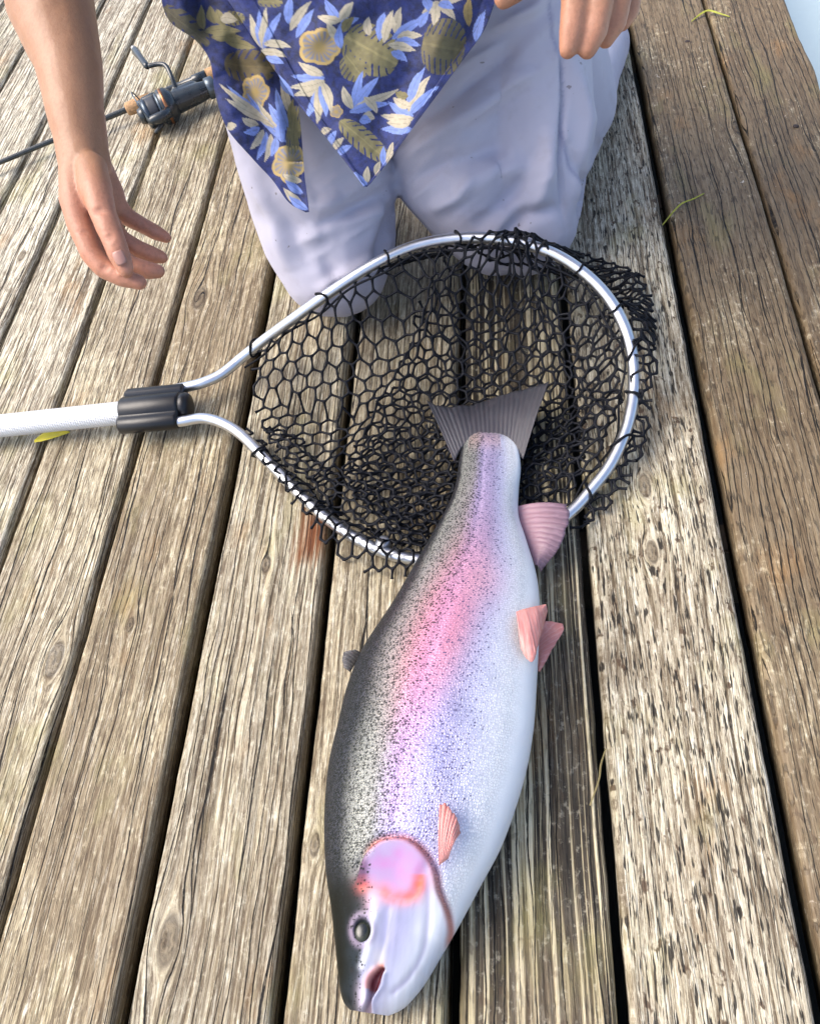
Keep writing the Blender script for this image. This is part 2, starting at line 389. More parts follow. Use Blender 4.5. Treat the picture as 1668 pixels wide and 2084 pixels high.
JOIST = plain('dark_joist_wood', (0.06, 0.045, 0.03), 0.8, var=0.3)
for yj in (-1.2, -0.6, 0.0, 0.55, 1.2, 1.85, 2.6, 3.4, 4.4, 5.6):
    v, f = box(((gx[0] - 0.15 + gx[-1]) / 2 - 0.02, yj, -TH - 0.075), ((gx[-1] - gx[0]) / 2 + 0.04, 0, 0), (0, 0.02, 0), (0, 0, 0.07), 0.003)
    mesh_obj('joist', v, f, JOIST, dock, False)
NAIL = plain('rusty_nail_steel', (0.05, 0.035, 0.03), 0.6, 0.4)
nv, nf = tube([(0, 0, -0.004), (0, 0, 0.0006), (0, 0, 0.0012)], [0.0045, 0.0045, 0.003], 10)
for px, py in ((1398, 84), (1619, 256)):
    o = mesh_obj('nail', nv, nf, NAIL, dock); o.location = tuple(P(px, py, 0.0012))
GAPDARKM = plain('added_gap_darkener', (0.012, 0.013, 0.012), 0.7)
v, f = box(((gx[0] + gx[-1]) / 2 - 0.1, 2.2, -0.36), ((gx[-1] - gx[0]) / 2 + 0.02, 0, 0), (0, 3.7, 0), (0, 0, 0.14), 0.02)
mesh_obj('float', v, f, GAPDARKM, dock, False)  # slab added under the deck so the gaps between boards look black

# ------------------------------------------------------------ water
def water_material():
    t = NT('lake_water'); pos = t.n('NewGeometry').outputs['Position']
    t.set(Base_Color=(0.52, 0.64, 0.66), Roughness=0.06, IOR=1.33)
    t.put(t.b.inputs['Normal'], t.bump(t.noise(pos, 3.0, 4), 0.25, 0.05))
    return t.m
wv = [(-400, -400, -0.45), (400, -400, -0.45), (400, 400, -0.45), (-400, 400, -0.45)]
tag(mesh_obj('water', wv, [(0, 1, 2, 3)], water_material(), smooth=False), 'calm pale blue lake water beyond the dock edge', 'water', kind='structure')


# ------------------------------------------------------------ fish
# paired outline points, back edge and belly edge, tail to snout, with half thickness (m) and mid height (m)
FST = [(985, 866, 1008, 866, .003, .036), (966, 876, 1028, 874, .007, .035), (945, 893, 1048, 890, .009, .034), (934, 940, 1059, 945, .016, .036), (928, 985, 1055, 1000, .024, .038), (914, 1030, 1055, 1050, .029, .041), (885, 1085, 1072, 1105, .034, .045),
       (845, 1155, 1092, 1175, .040, .049), (800, 1235, 1098, 1245, .045, .051), (742, 1325, 1095, 1330, .049, .053), (710, 1400, 1091, 1405, .051, .054),
       (690, 1480, 1085, 1485, .052, .054), (672, 1560, 1071, 1565, .052, .054), (664, 1640, 1048, 1645, .051, .053), (663, 1715, 1018, 1725, .049, .051),
       (667, 1785, 978, 1800, .046, .048), (677, 1855, 935, 1880, .042, .044), (684, 1920, 895, 1950, .036, .038), (689, 1975, 862, 2005, .030, .032),
       (694, 2018, 832, 2042, .023, .026), (701, 2042, 812, 2058, .017, .022), (712, 2056, 790, 2068, .008, .019)]
NS, NA = 300, 200
_st = catmull(np.array([[a / 1000, b / 1000, c / 1000, d / 1000, e * 10, f * 10] for a, b, c, d, e, f in FST]), NS)
dors = _st[:, 0:2] * 1000; vent = _st[:, 2:4] * 1000; Th = _st[:, 4] / 10; Mid = _st[:, 5] / 10
Dw = np.array([P(a, b, m) for (a, b), m in zip(dors, Mid)]); Vw = np.array([P(a, b, m) for (a, b), m in zip(vent, Mid)])
ang = np.linspace(0, 2 * np.pi, NA, endpoint=False)
ca, sa = np.cos(ang), np.sin(ang)
lat = np.sign(ca) * np.abs(ca) ** 0.92                 # -1 belly ... +1 back
hgt = np.sign(sa) * np.abs(sa) ** 0.86
cen = (Dw + Vw) / 2; half = (Dw - Vw) / 2
FV = cen[:, None, :] + half[:, None, :] * lat[None, :, None]
low = np.minimum(Th, Mid - 0.004)
FV[:, :, 2] = Mid[:, None] + np.where(hgt > 0, Th[:, None] * hgt[None, :] , low[:, None] * hgt[None, :])
def proj_px(w):                                         # photo pixel of world points
    c = (np.asarray(w) - CAMP) @ RW
    return CX + F * c[:, 0] / c[:, 2], CY + F * c[:, 1] / c[:, 2]
qx, qy = proj_px(FV.reshape(-1, 3))                     # position over the flank, as a pair of body coordinates
top = (hgt > 0.05)[None, :].repeat(NS, 0).ravel()
dvx = np.repeat(vent - dors, NA, 0); q0 = np.stack([qx, qy], 1) - np.repeat(dors, NA, 0)
cc = np.clip((q0 * dvx).sum(1) / (dvx ** 2).sum(1), 0, 1)   # 0 back, 1 belly
cc = np.where(top, cc, np.tile((1 - lat) / 2, NS))
def poly_d(pts, x, y):
    p = np.stack([x, y], 1); best = np.full(len(x), 1e9); side = np.zeros(len(x)); tt = np.zeros(len(x))
    for i in range(len(pts) - 1):
        a, b = np.array(pts[i], float), np.array(pts[i + 1], float)
        d, t = seg_dist(p, a, b); sgn = np.sign((b[0] - a[0]) * (y - a[1]) - (b[1] - a[1]) * (x - a[0]))
        m = d < best; best[m] = d[m]; side[m] = sgn[m]; tt[m] = (i + t[m]) / (len(pts) - 1)
    return best, side, tt
def smooth_poly(pts, n=40): return catmull(np.array(pts, float), n).tolist()
dz = np.zeros(len(qx))
GILL = smooth_poly([(722, 1800), (738, 1748), (772, 1712), (825, 1706), (866, 1738), (886, 1776), (893, 1812), (912, 1862), (918, 1905), (905, 1940)])
gd, gs, gt = poly_d(GILL, qx, qy)
gin = np.where(gs > 0, 1.0, 0.0)                        # in front of the gill edge
edge_fade = sstep(0.0, 0.10, gt) * (1 - sstep(0.93, 1.0, gt))
dz += 0.0050 * np.exp(-(gd / 42) ** 2) * gin * edge_fade * (sstep(0, 3.5, gd))
dz -= 0.0035 * np.exp(-(gd / 10) ** 2) * edge_fade * (1 - gin)
PRE = smooth_poly([(742, 1803), (775, 1815), (815, 1830), (845, 1818), (858, 1775)])
pd_, ps_, pt_ = poly_d(PRE, qx, qy); dz -= 0.0012 * np.exp(-(pd_ / 9) ** 2)
MAX = smooth_poly([(764, 1862), (757, 1905), (747, 1940), (738, 1968)])
md, ms_, mt_ = poly_d(MAX, qx, qy); dz += 0.0035 * np.exp(-(md / 8) ** 2) * (1 - 0.4 * mt_)
MAX2 = smooth_poly([(790, 1850), (785, 1900), (772, 1950), (764, 1985)])
m2d, _, _ = poly_d(MAX2, qx, qy); dz -= 0.0014 * np.exp(-(m2d / 6) ** 2)
JAW = smooth_poly([(868, 1760), (872, 1850), (862, 1930), (835, 1985), (800, 2020)])
jd, _, _ = poly_d(JAW, qx, qy); dz -= 0.0012 * np.exp(-(jd / 8) ** 2)
MOUTH = smooth_poly([(776, 1972), (764, 1992), (757, 2016), (750, 2040), (744, 2075)])
mo, mos, mot = poly_d(MOUTH, qx, qy)
mw = 4 + 6.5 * np.exp(-((mot - 0.28) / 0.22) ** 2) + 7 * sstep(0.6, 1.0, mot)
mmask = np.exp(-(mo / mw) ** 4)
dz -= (0.010 - 0.004 * sstep(0.5, 1, mot)) * mmask
LIP = np.exp(-((mo - mw * 1.7) / 6) ** 2); dz += 0.0016 * LIP * (mot > 0.02)
EYE = np.array([738.0, 1893.0])
er = np.hypot((qx - EYE[0]) / 21, (qy - EYE[1]) / 28)
dz += 0.0014 * np.exp(-((er - 1.05) / 0.22) ** 2) - 0.006 * (1 - sstep(0.55, 0.95, er))
# lateral groove, belly keel, muscle swell
LATL = smooth_poly([(985, 905), (978, 1000), (965, 1080), (925, 1190), (885, 1300), (850, 1410), (828, 1500), (812, 1590), (800, 1680)])
ld, lsd, lt = poly_d(LATL, qx, qy)
dz -= 0.0008 * np.exp(-(ld / 4) ** 2)
dz += 0.0012 * fbm(qx / 60, qy / 60, 31, 2) * (cc > 0.1)
topw = sstep(0.0, 0.35, np.tile(hgt, NS))
V_ = FV.reshape(-1, 3).copy(); V_[:, 2] += dz * topw
fish = empty('trout', P(880, 1500, 0.0)); tag(fish, 'big silver rainbow trout with a pink side stripe lying on the dock boards', 'fish')
ff = grid_faces(NS, NA, True); ff += [tuple(range(NA))[::-1], tuple(range((NS - 1) * NA, NS * NA))]
ff = [f[::-1] for f in ff]
# colour of the skin over the body
def lerp(a, b, m): return a * (1 - m[:, None]) + np.asarray(b, float)[None, :] * m[:, None]
along = (qy - 880) / 1180
c_ = cc + 0.010 * fbm(qx / 14, qy / 14, 5)
dark_end = np.interp(qy, [880, 1000, 1100, 1250, 1400, 1600, 1750, 1850, 2060], [0.05, 0.055, 0.08, 0.12, 0.16, 0.12, 0.12, 0.2, 0.28])
spk_end = np.interp(qy, [880, 1000, 1100, 1250, 1400, 1600, 1700, 1800, 2060], [0.35, 0.36, 0.40, 0.40, 0.38, 0.34, 0.34, 0.3, 0.3])
base = np.tile(np.array([[0.29, 0.30, 0.26]]), (len(qx), 1))
base = lerp(base, (0.008, 0.011, 0.008), 1 - sstep(dark_end * 0.5, dark_end * 1.5, c_))
base = lerp(base, (0.37, 0.355, 0.54), sstep(spk_end * 0.72, spk_end * 1.12, c_))
base = lerp(base, (0.54, 0.55, 0.75), sstep(0.55, 0.72, c_))
base = lerp(base, (0.83, 0.86, 0.88), sstep(0.66, 0.88, c_))
lil = np.exp(-((c_ - 0.46) / 0.12) ** 2) * sstep(1300, 1500, qy); base = lerp(base, (0.46, 0.47, 0.82), 0.75 * lil)
lil2 = np.exp(-((c_ - 0.44) / 0.15) ** 2) * (1 - sstep(1000, 1120, qy)); base = lerp(base, (0.50, 0.42, 0.66), 0.6 * lil2)
pk = np.exp(-((ld - 6 * (lsd < 0)) / (36 + 18 * np.exp(-((qy - 1300) / 180) ** 2))) ** 2) * np.exp(-((qy - 1290) / 190) ** 2)
base = lerp(base, (0.74, 0.25, 0.33), np.clip(1.0 * pk, 0, 0.88))
pk2 = np.exp(-((ld) / 28) ** 2) * sstep(1050, 1200, qy) * (1 - sstep(1640, 1720, qy)); base = lerp(base, (0.66, 0.36, 0.62), 0.4 * pk2)
pk3 = np.exp(-((qx - 985) / 45) ** 2 - ((qy - 1180) / 50) ** 2); base = lerp(base, (0.80, 0.40, 0.46), 0.45 * pk3)
rim = (1 - sstep(0, 36, np.abs(qy - 890))) * (c_ > 0.12) * (c_ < 0.7); base = lerp(base, (0.66, 0.42, 0.36), 0.5 * rim)
base = lerp(base, (0.13, 0.115, 0.13), 0.85 * (1 - sstep(868, 900, qy + 6 * fbm(qx / 5, qy / 20, 44))))
# head
headm = gin * (qy > 1690) * sstep(0, 5, gd); hb = np.clip(headm + sstep(1740, 1830, qy + 60 * cc + 14 * fbm(qx / 10, qy / 10, 77)) * (cc < 0.3), 0, 1) * sstep(1690, 1760, qy + 40 * (cc > 0.3))
headc = np.tile(np.array([[0.30, 0.31, 0.45]]), (len(qx), 1))
hx = np.interp(qy, [1700, 1760, 1850, 1900, 1960, 2010, 2070], [735, 750, 750, 735, 738, 730, 730])
headc = lerp(headc, (0.020, 0.027, 0.032), 1 - sstep(hx - 8, hx + 10, qx + 5 * fbm(qx / 12, qy / 12, 8)))
headc = lerp(headc, (0.007, 0.008, 0.006), 1 - sstep(hx - 46, hx - 8, qx + 8 * fbm(qx / 18, qy / 18, 9)))
headc = lerp(headc, (0.66, 0.69, 0.74), sstep(840, 915, qx + (qy - 1800) * 0.35))
opc = np.exp(-(np.hypot((qx - 808) / 72, (qy - 1768) / 60)) ** 4)
headc = lerp(headc, (0.44, 0.20, 0.42), 0.92 * opc * np.clip(.8 + .5 * fbm(qx / 22, qy / 22, 99, 3), 0, 1))
headc = lerp(headc, (0.66, 0.14, 0.10), 0.85 * np.exp(-((pd_ - 2) / 15) ** 2) * (qy > 1780) * np.clip(.75 + .6 * fbm(qx / 16, qy / 16, 66), .1, 1) + 0.30 * np.exp(-(np.hypot((qx - 860) / 16, (qy - 1800) / 30)) ** 2))
headc = lerp(headc, (0.80, 0.52, 0.62), 0.55 * np.exp(-(np.hypot((qx - 755) / 14, (qy - 1835) / 26)) ** 2))
strk = fbm(qx / 7 + qy / 60, qy / 45, 88, 3); headc = headc * (1 + 0.16 * strk * (qy > 1830))[:, None]
headc = lerp(headc, (0.40, 0.38, 0.55), 0.5 * np.exp(-(np.hypot((qx - 800) / 26, (qy - 1900) / 40)) ** 2) * np.clip(.6 + strk, 0, 1))
headc = lerp(headc, (0.30, 0.28, 0.44), 0.55 * np.exp(-((jd) / 6) ** 2))
headc = lerp(headc, (0.02, 0.02, 0.02), 0.9 * np.exp(-(np.hypot((qx - 716) / 5, (qy - 1975) / 8)) ** 4))
headc = lerp(headc, (0.70, 0.72, 0.80), 0.8 * np.exp(-(md / 8) ** 2))
headc = lerp(headc, (0.72, 0.68, 0.52), 0.35 * np.exp(-(np.hypot((qx - 772) / 16, (qy - 1955) / 28)) ** 2))
headc = lerp(headc, (0.40, 0.32, 0.42), 0.55 * np.exp(-((er - 1.15) / 0.28) ** 2))
headc = lerp(headc, (0.02, 0.025, 0.025), 1 - sstep(0.7, 0.95, er))
headc = lerp(headc, (0.66, 0.56, 0.64), 0.8 * np.exp(-(np.hypot((qx - 738) / 12, (qy - 2030) / 34)) ** 2))
headc = lerp(headc, (0.80, 0.30, 0.20), 0.75 * np.exp(-((mo - mw * 1.15) / 7) ** 2) * (mot < 0.45) * (mos > 0))
headc = lerp(headc, (0.10, 0.012, 0.02), np.clip(mmask * 1.3, 0, 1) * (1 - sstep(0.42, 0.62, mot))); headc = lerp(headc, (0.22, 0.16, 0.22), np.clip(mmask * 1.2, 0, 1) * sstep(0.42, 0.62, mot))
hw = np.clip(hb, 0, 1)
base = base * (1 - hw[:, None]) + headc * hw[:, None]
ge = np.exp(-(gd / 7) ** 2) * edge_fade * sstep(0.12, 0.22, gt); base = lerp(base, (0.60, 0.15, 0.09), 0.85 * ge)
gb = np.exp(-(np.hypot((qx - 893) / 17, (qy - 1745) / 24)) ** 2); base = lerp(base, (0.50, 0.42, 0.66), 0.8 * gb)
under = 1 - sstep(-0.15, 0.1, np.tile(hgt, NS)); base = base * (1 - under[:, None] * 0.0)
# spot density
spm = (1 - sstep(spk_end * 0.95, spk_end * 1.25, c_)) * 1.0 + 0.45 * (1 - sstep(0.60, 0.80, c_)) * sstep(spk_end, spk_end * 1.2, c_)
spm = np.clip(spm * 1.15, 0, 1) * (1 - hw) + hw * 0.3 * (qx < hx + 5)
spm *= 1 - 0.5 * pk
def fish_material():
    t = NT('trout_skin')
    col = t.attr('skin')[0]; mk = t.attr('marks')[0]; ms = t.sep(mk)
    uv = t.n('UVMap', uv_map='body').outputs[0]
    U, W = t.sep(uv)[:2]
    def spots(su, sv, lo, hi, o):
        w = t.n('TexVoronoi', feature='F1'); w.inputs['Scale'].default_value = 1.0; w.inputs['Randomness'].default_value = 1.0
        jit = t.noise(t.comb(t.math('MULTIPLY', U, su * 2.2), t.math('MULTIPLY', W, sv * 2.2), o), 1, 2)
        t.put(w.inputs['Vector'], t.comb(t.math('ADD', t.math('MULTIPLY', U, su), t.math('MULTIPLY', jit, 0.5)), t.math('ADD', t.math('MULTIPLY', W, sv), o), o))
        rnd = t.sep(w.outputs['Color'])[0]
        return t.ramp(t.math('SUBTRACT', w.outputs['Distance'], t.math('MULTIPLY_ADD', ms[2], -0.05, 0.05)), [(lo, 1.0), (hi, 0.0)]), rnd
    s1, r1 = spots(340, 440, 0.24, 0.44, 3.0)
    keep1 = t.math('LESS_THAN', r1, t.math('MULTIPLY', ms[0], 0.88))
    s2, r2 = spots(560, 720, 0.28, 0.50, 9.0)
    keep2 = t.math('LESS_THAN', r2, t.math('MULTIPLY', ms[0], 0.62))
    sp = t.math('MAXIMUM', t.math('MULTIPLY', s1, keep1), t.math('MULTIPLY', t.math('MULTIPLY', s2, keep2), 0.8))
    # overlapping scales
    sc = t.n('TexVoronoi', feature='DISTANCE_TO_EDGE'); sc.inputs['Scale'].default_value = 1.0; sc.inputs['Randomness'].default_value = 0.6
    t.put(sc.inputs['Vector'], t.comb(t.math('MULTIPLY', U, 390), t.math('MULTIPLY', W, 560), 0.0))
    scale = t.ramp(sc.outputs['Distance'], [(0.0, 0.0), (0.28, 1.0)])
    scm = t.math('SUBTRACT', 1.0, ms[1])
    c = t.mix(t.math('MULTIPLY', t.math('MULTIPLY', t.math('SUBTRACT', 1.0, scale), scm), 0.5), col, t.mix(0.7, col, (0.12, 0.12, 0.16)))
    spotc = t.mix(ms[2], (0.012, 0.015, 0.014), (0.07, 0.06, 0.15))
    c = t.mix(t.math('MULTIPLY', sp, 0.86), c, spotc)
    t.set(Base_Color=c, Metallic=0.0, Coat_Weight=t.math('MULTIPLY_ADD', ms[2], 0.16, 0.04), Coat_Roughness=0.1)
    t.put(t.b.inputs['Metallic'], t.math('MULTIPLY', scm, 0.34))
    rv = t.noise(t.comb(t.math('MULTIPLY', U, 25), t.math('MULTIPLY', W, 40), 2.0), 1, 4)
    t.put(t.b.inputs['Roughness'], t.math('MULTIPLY_ADD', rv, 0.22, 0.30)); t.put(t.b.inputs['Specular IOR Level'], t.math('MULTIPLY_ADD', ms[2], 0.26, 0.10))
    t.b.inputs['Subsurface Weight'].default_value = 0.08; t.b.inputs['Subsurface Radius'].default_value = (0.01, 0.006, 0.005)
    bn = t.math('ADD', t.math('MULTIPLY', t.math('MULTIPLY', scale, scm), 0.8), t.math('MULTIPLY', rv, 0.5))
    nn = t.bump(bn, 0.6, 0.0006)
    t.put(t.b.inputs['Normal'], nn); t.put(t.b.inputs['Coat Normal'], t.bump(rv, 0.3, 0.0015))
    return t.m
body = mesh_obj('body', V_ - np.array(fish.location), ff, fish_material(), fish)
me = body.data
point_color(me, 'skin', np.clip(base, 0, 1))
noscale = np.clip(hw + sstep(0.86, 0.96, c_), 0, 1)
point_color(me, 'marks', np.stack([spm, noscale, sstep(spk_end * 0.9, spk_end * 1.3, c_)], 1))
uvl = me.uv_layers.new(name='body'); li = np.empty(len(me.loops), np.int32); me.loops.foreach_get('vertex_index', li)
arc = np.concatenate([[0], np.cumsum(np.linalg.norm(np.diff(cen, axis=0), axis=1))])
Uv = np.repeat(arc, NA); Wv = np.linalg.norm(half, axis=1)[:, None] * (1 - np.minimum(ang, 2 * np.pi - ang)[None, :] / np.pi * 2); Wv = Wv.ravel() * 1.15
uvl.data.foreach_set('uv', np.stack([Uv[li], Wv[li]], 1).ravel())
# eye
eyec = P(738, 1894, 0.0); 
k = np.argmin(er + 10 * (~top)); ez = V_[k, 2]
eyec = P(738, 1894, ez + 0.001)
def eye_material():
    t = NT('fish_eye'); p = t.vmath('SUBTRACT', t.n('NewGeometry').outputs['Position'], tuple(eyec))
    x, y, z = t.sep(p)[:3]
    r = t.vmath('LENGTH', t.comb(x, t.math('MULTIPLY', y, 0.85), 0.0))
    n = t.noise(p, 500, 3)
    iris = t.mix(n, (0.010, 0.013, 0.010), (0.040, 0.045, 0.025))
    t.set(Base_Color=t.mix(t.ramp(t.math('MULTIPLY', r, 100), [(0.36, 1.0), (0.48, 0.0)]), iris, (0.006, 0.010, 0.012)), Roughness=0.25, Coat_Weight=0.15, Coat_Roughness=0.05)
    return t.m
bm = bmesh.new(); bmesh.ops.create_uvsphere(bm, u_segments=28, v_segments=16, radius=1.0, matrix=Matrix.Diagonal((0.0074, 0.0096, 0.0032, 1)))
me = bpy.data.meshes.new('eye'); bm.to_mesh(me); bm.free(); me.polygons.foreach_set('use_smooth', [True] * len(me.polygons)); me.materials.append(eye_material())
eye = bpy.data.objects.new('eye', me); COL.objects.link(eye); eye.parent = fish; eye.location = tuple(eyec - np.array(fish.location))
# fins: ruled between a root line and a tip line
def fin_material(name, c0, c1, c2, alpha=1.0):
    t = NT(name); t.b.inputs['Alpha'].default_value = alpha; uv = t.n('UVMap', uv_map='fin').outputs[0]; U, W = t.sep(uv)[:2]
    n = t.noise(t.comb(t.math('MULTIPLY', U, 0.7), t.math('MULTIPLY', W, 4), 0.0), 1, 4)
    wv = t.math('SINE', t.math('MULTIPLY_ADD', U, 2 * math.pi, t.math('MULTIPLY', n, 7.0)))
    c = t.mix(W, c0, c1); c = t.mix(t.ramp(wv, [(0.35, 0.0), (0.9, 0.35)]), c, c2); c = t.mix(t.math('MULTIPLY', t.ramp(n, [(0.5, 0.0), (0.75, 1.0)]), 0.5), c, c2)
    t.set(Base_Color=c, Roughness=0.5, Coat_Weight=0.06, Coat_Roughness=0.2)
    t.b.inputs['Subsurface Weight'].default_value = 0.25; t.b.inputs['Subsurface Radius'].default_value = (0.004, 0.002, 0.002)
    t.put(t.b.inputs['Normal'], t.bump(t.math('ADD', wv, t.math('MULTIPLY', n, 2.0)), 0.18, 0.0006))
    return t.m
def fin(name, root, tip, zr, zt, mat, rays=12, nu=70, nv=16, bow=0.0, thick=0.0011, rip=0.0003, seed=0):
    a = catmull(np.array(root, float), nu); b = catmull(np.array(tip, float), nu)
    zr = np.interp(np.linspace(0, 1, nu), np.linspace(0, 1, len(zr)), zr); zt = np.interp(np.linspace(0, 1, nu), np.linspace(0, 1, len(zt)), zt)
    A = np.array([P(p[0], p[1], z) for p, z in zip(a, zr)]); B = np.array([P(p[0], p[1], z) for p, z in zip(b, zt)])
    u = np.linspace(0, 1, nu); vs = []
    for side in (1, -1):
        for j in range(nv):
            v = j / (nv - 1); Q = A * (1 - v) + B * v
            Q[:, 2] += bow * math.sin(math.pi * v) + rip * np.sin(u * rays * 2 * np.pi) * (0.4 + 0.6 * v) + 0.002 * v * fbm(u * 5, u * 0 + v * 2, seed + 3)
            Q = Q + (B - A) * (0.045 * v * fbm(u * 14, u * 0, seed + 8))[:, None]; Q[:, 2] += side * thick * 0.5 * (1 - 0.6 * v); vs.append(Q)
    V = np.concatenate(vs) - np.array(fish.location); n = nu * nv
    fs = [f[::-1] for f in grid_faces(nv, nu)] + grid_faces(nv, nu, base=n)
    def rim_(i, j): fs.append((i, j, j + n, i + n))
    for i in range(nu - 1): rim_(i, i + 1); rim_((nv - 1) * nu + i + 1, (nv - 1) * nu + i)
    for j in range(nv - 1): rim_((j + 1) * nu, j * nu); rim_(j * nu + nu - 1, (j + 1) * nu + nu - 1)
    o = mesh_obj(name, V, fs, mat, fish); me = o.data
    uvl = me.uv_layers.new(name='fin'); li = np.empty(len(me.loops), np.int32); me.loops.foreach_get('vertex_index', li)
    UU = np.tile(np.tile(u * rays, nv), 2); VV = np.tile(np.repeat(np.linspace(0, 1, nv), nu), 2)
    uvl.data.foreach_set('uv', np.stack([UU[li], VV[li]], 1).ravel())
    return o
TAILM = fin_material('tail_fin_skin', (0.050, 0.047, 0.060), (0.020, 0.022, 0.031), (0.068, 0.06, 0.068), 0.88)
PINKF = fin_material('pink_fin_skin', (0.38, 0.22, 0.26), (0.15, 0.095, 0.125), (0.34, 0.22, 0.27))
REDF = fin_material('red_fin_skin', (0.66, 0.28, 0.25), (0.60, 0.23, 0.20), (0.72, 0.42, 0.38))
DARKF = fin_material('dark_fin_skin', (0.05, 0.05, 0.05), (0.08, 0.075, 0.08), (0.2, 0.19, 0.19), 0.8)
fin('tail_fin', [(924, 940), (945, 905), (990, 884), (1035, 895), (1064, 935)], [(868, 815), (905, 829), (962, 822), (1012, 806), (1116, 778)], [.036, .04, .042, .04, .036], [.030, .034, .03, .045, .062], TAILM, 22, 110, 22, 0.004)
fin('anal_fin', [(1046, 1032), (1056, 1070), (1072, 1108), (1088, 1150)], [(1152, 1026), (1157, 1050), (1142, 1105), (1100, 1164)], [.034, .036, .038, .038], [.045, .05, .045, .03], PINKF, 13, 70, 16, 0.006)
fin('pelvic_fin', [(1094, 1368), (1090, 1345), (1092, 1320), (1098, 1290)], [(1098, 1368), (1122, 1325), (1147, 1275), (1110, 1264)], [.02, .02, .022, .024], [.02, .025, .03, .03], REDF, 9, 60, 12, 0.003, seed=4)
fin('pelvic_fin', [(1050, 1246), (1062, 1241), (1082, 1236), (1110, 1230)], [(1060, 1322), (1072, 1339), (1088, 1336), (1114, 1244)], [.094, .091, .083, .068], [.090, .088, .082, .066], REDF, 9, 60, 12, 0.005, seed=9)
fin('pectoral_fin', [(893, 1762), (899, 1757), (906, 1752), (912, 1748)], [(894, 1640), (908, 1638), (930, 1668), (937, 1695)], [.101, .101, .1, .099], [.112, .113, .110, .104], REDF, 8, 60, 14, 0.006, seed=14)
fin('dorsal_fin', [(738, 1332), (730, 1342), (722, 1352), (712, 1368)], [(722, 1322), (702, 1326), (696, 1340), (700, 1360)], [.062, .06, .06, .058], [.072, .07, .066, .06], DARKF, 7, 50, 10, 0.002, seed=19)

# ------------------------------------------------------------ landing net
net = empty('landing_net', P(900, 800, 0.0)); tag(net, 'landing net with silver hoop, black mesh bag and white grip handle', 'fishing net')
NL = np.array(net.location)
ALU = NT('brushed_aluminium'); _p = ALU.n('NewGeometry').outputs['Position']
ALU.set(Base_Color=(0.72, 0.74, 0.77), Metallic=1.0, Roughness=ALU.math('MULTIPLY_ADD', ALU.noise(_p, 60, 4), 0.25, 0.22)); ALU = ALU.m
CORD = plain('black_net_cord', (0.0045, 0.0055, 0.009), 0.62, var=0.3, scale=200)
CORD.node_tree.nodes['Principled BSDF'].inputs['Specular IOR Level'].default_value = 0.22
BLACKP = plain('black_ribbed_plastic', (0.007, 0.0075, 0.009), 0.34, var=0.2, scale=90, bump=0.15)
HOOP = [(330, 797, .036), (376, 788, .036), (412, 779, .037), (450, 762, .038), (492, 728, .046), (540, 690, .066), (600, 646, .096), (680, 589, .126), (760, 538, .144), (845, 500, .150),
        (940, 484, .150), (1040, 490, .146), (1128, 517, .134), (1200, 566, .116), (1250, 625, .096), (1282, 700, .074), (1290, 780, .050), (1278, 860, .038), (1245, 940, .026), (1200, 1000, .016),
        (1158, 1045, .010), (1090, 1096, .0085), (980, 1134, .0085), (900, 1143, .0085), (842, 1138, .0095), (780, 1123, .011), (705, 1084, .013), (640, 1034, .015), (590, 985, .018), (540, 934, .021),
        (490, 884, .025), (450, 860, .029), (412, 851, .032), (372, 857, .034), (322, 863, .035)]
hoop_w = catmull(np.array([P(*h) for h in HOOP]), 260)
v, f = tube(hoop_w - NL, 0.0075, 16); mesh_obj('hoop', v, f, ALU, net)
# grip with diamond knurling
h0, h1 = P(380, 826, .036), P(-40, 871, .034); hd = (h1 - h0) / np.linalg.norm(h1 - h0)
def grip_material():
    t = NT('white_knurled_grip'); p = t.vmath('SUBTRACT', t.n('NewGeometry').outputs['Position'], tuple(h0))
    s = t.vmath('DOT_PRODUCT', p, tuple(hd)); z = t.sep(p)[2]; e = t.math('ARCTAN2', z, t.vmath('DOT_PRODUCT', p, tuple(np.cross(hd, [0, 0, 1]))))
    k = t.math('MULTIPLY', t.math('SINE', t.math('ADD', t.math('MULTIPLY', s, 900), t.math('MULTIPLY', e, 22))), t.math('SINE', t.math('SUBTRACT', t.math('MULTIPLY', s, 900), t.math('MULTIPLY', e, 22))))
    t.set(Base_Color=t.mix(t.ramp(k, [(0.3, 0.0), (0.8, 1.0)]), (0.74, 0.76, 0.77), (0.60, 0.63, 0.67)), Roughness=0.42, Metallic=0.25)
    t.put(t.b.inputs['Normal'], t.bump(k, 0.6, 0.0008)); return t.m
pts = [h0 + hd * s for s in np.linspace(0.03, 1.05, 60)]
v, f = tube(np.array(pts) - NL, 0.0165, 32); mesh_obj('handle', v, f, grip_material(), net)
# yoke: three ribbed sleeves moulded together
y0, y1 = P(252, 837, .036), P(370, 826, .036); ax = y1 - y0; L_ = np.linalg.norm(ax); ax /= L_
sidev = np.cross(ax, [0, 0, 1.0]); sidev /= np.linalg.norm(sidev)      # towards the camera side
if sidev[1] > 0: sidev = -sidev
outline = []
for off, r in ((-0.026, 0.0125), (0.0, 0.0205), (0.026, 0.0125)):
    outline.append((off, r))
prof = []
thx = np.linspace(0, 2 * np.pi, 120, endpoint=False)
for a in thx:
    d = np.array([math.cos(a), math.sin(a)]); best = 0
    for off, r in outline:
        b = -off * d[0]; disc = r * r - off * off * (1 - d[0] ** 2)
        if disc >= 0: best = max(best, -b + math.sqrt(disc))
    prof.append(best * d)
prof = np.array(prof)
rows = []
for s, k in ((0, .93), (0.003, 1.0), (L_ / 2, 1.0), (L_ - 0.003, 1.0), (L_, .93)):
    rows.append(y0 + ax * s + sidev * (prof[:, :1] * k) + np.array([0, 0, 1.0]) * (prof[:, 1:] * k))
V = np.concatenate(rows) - NL; n = len(prof)
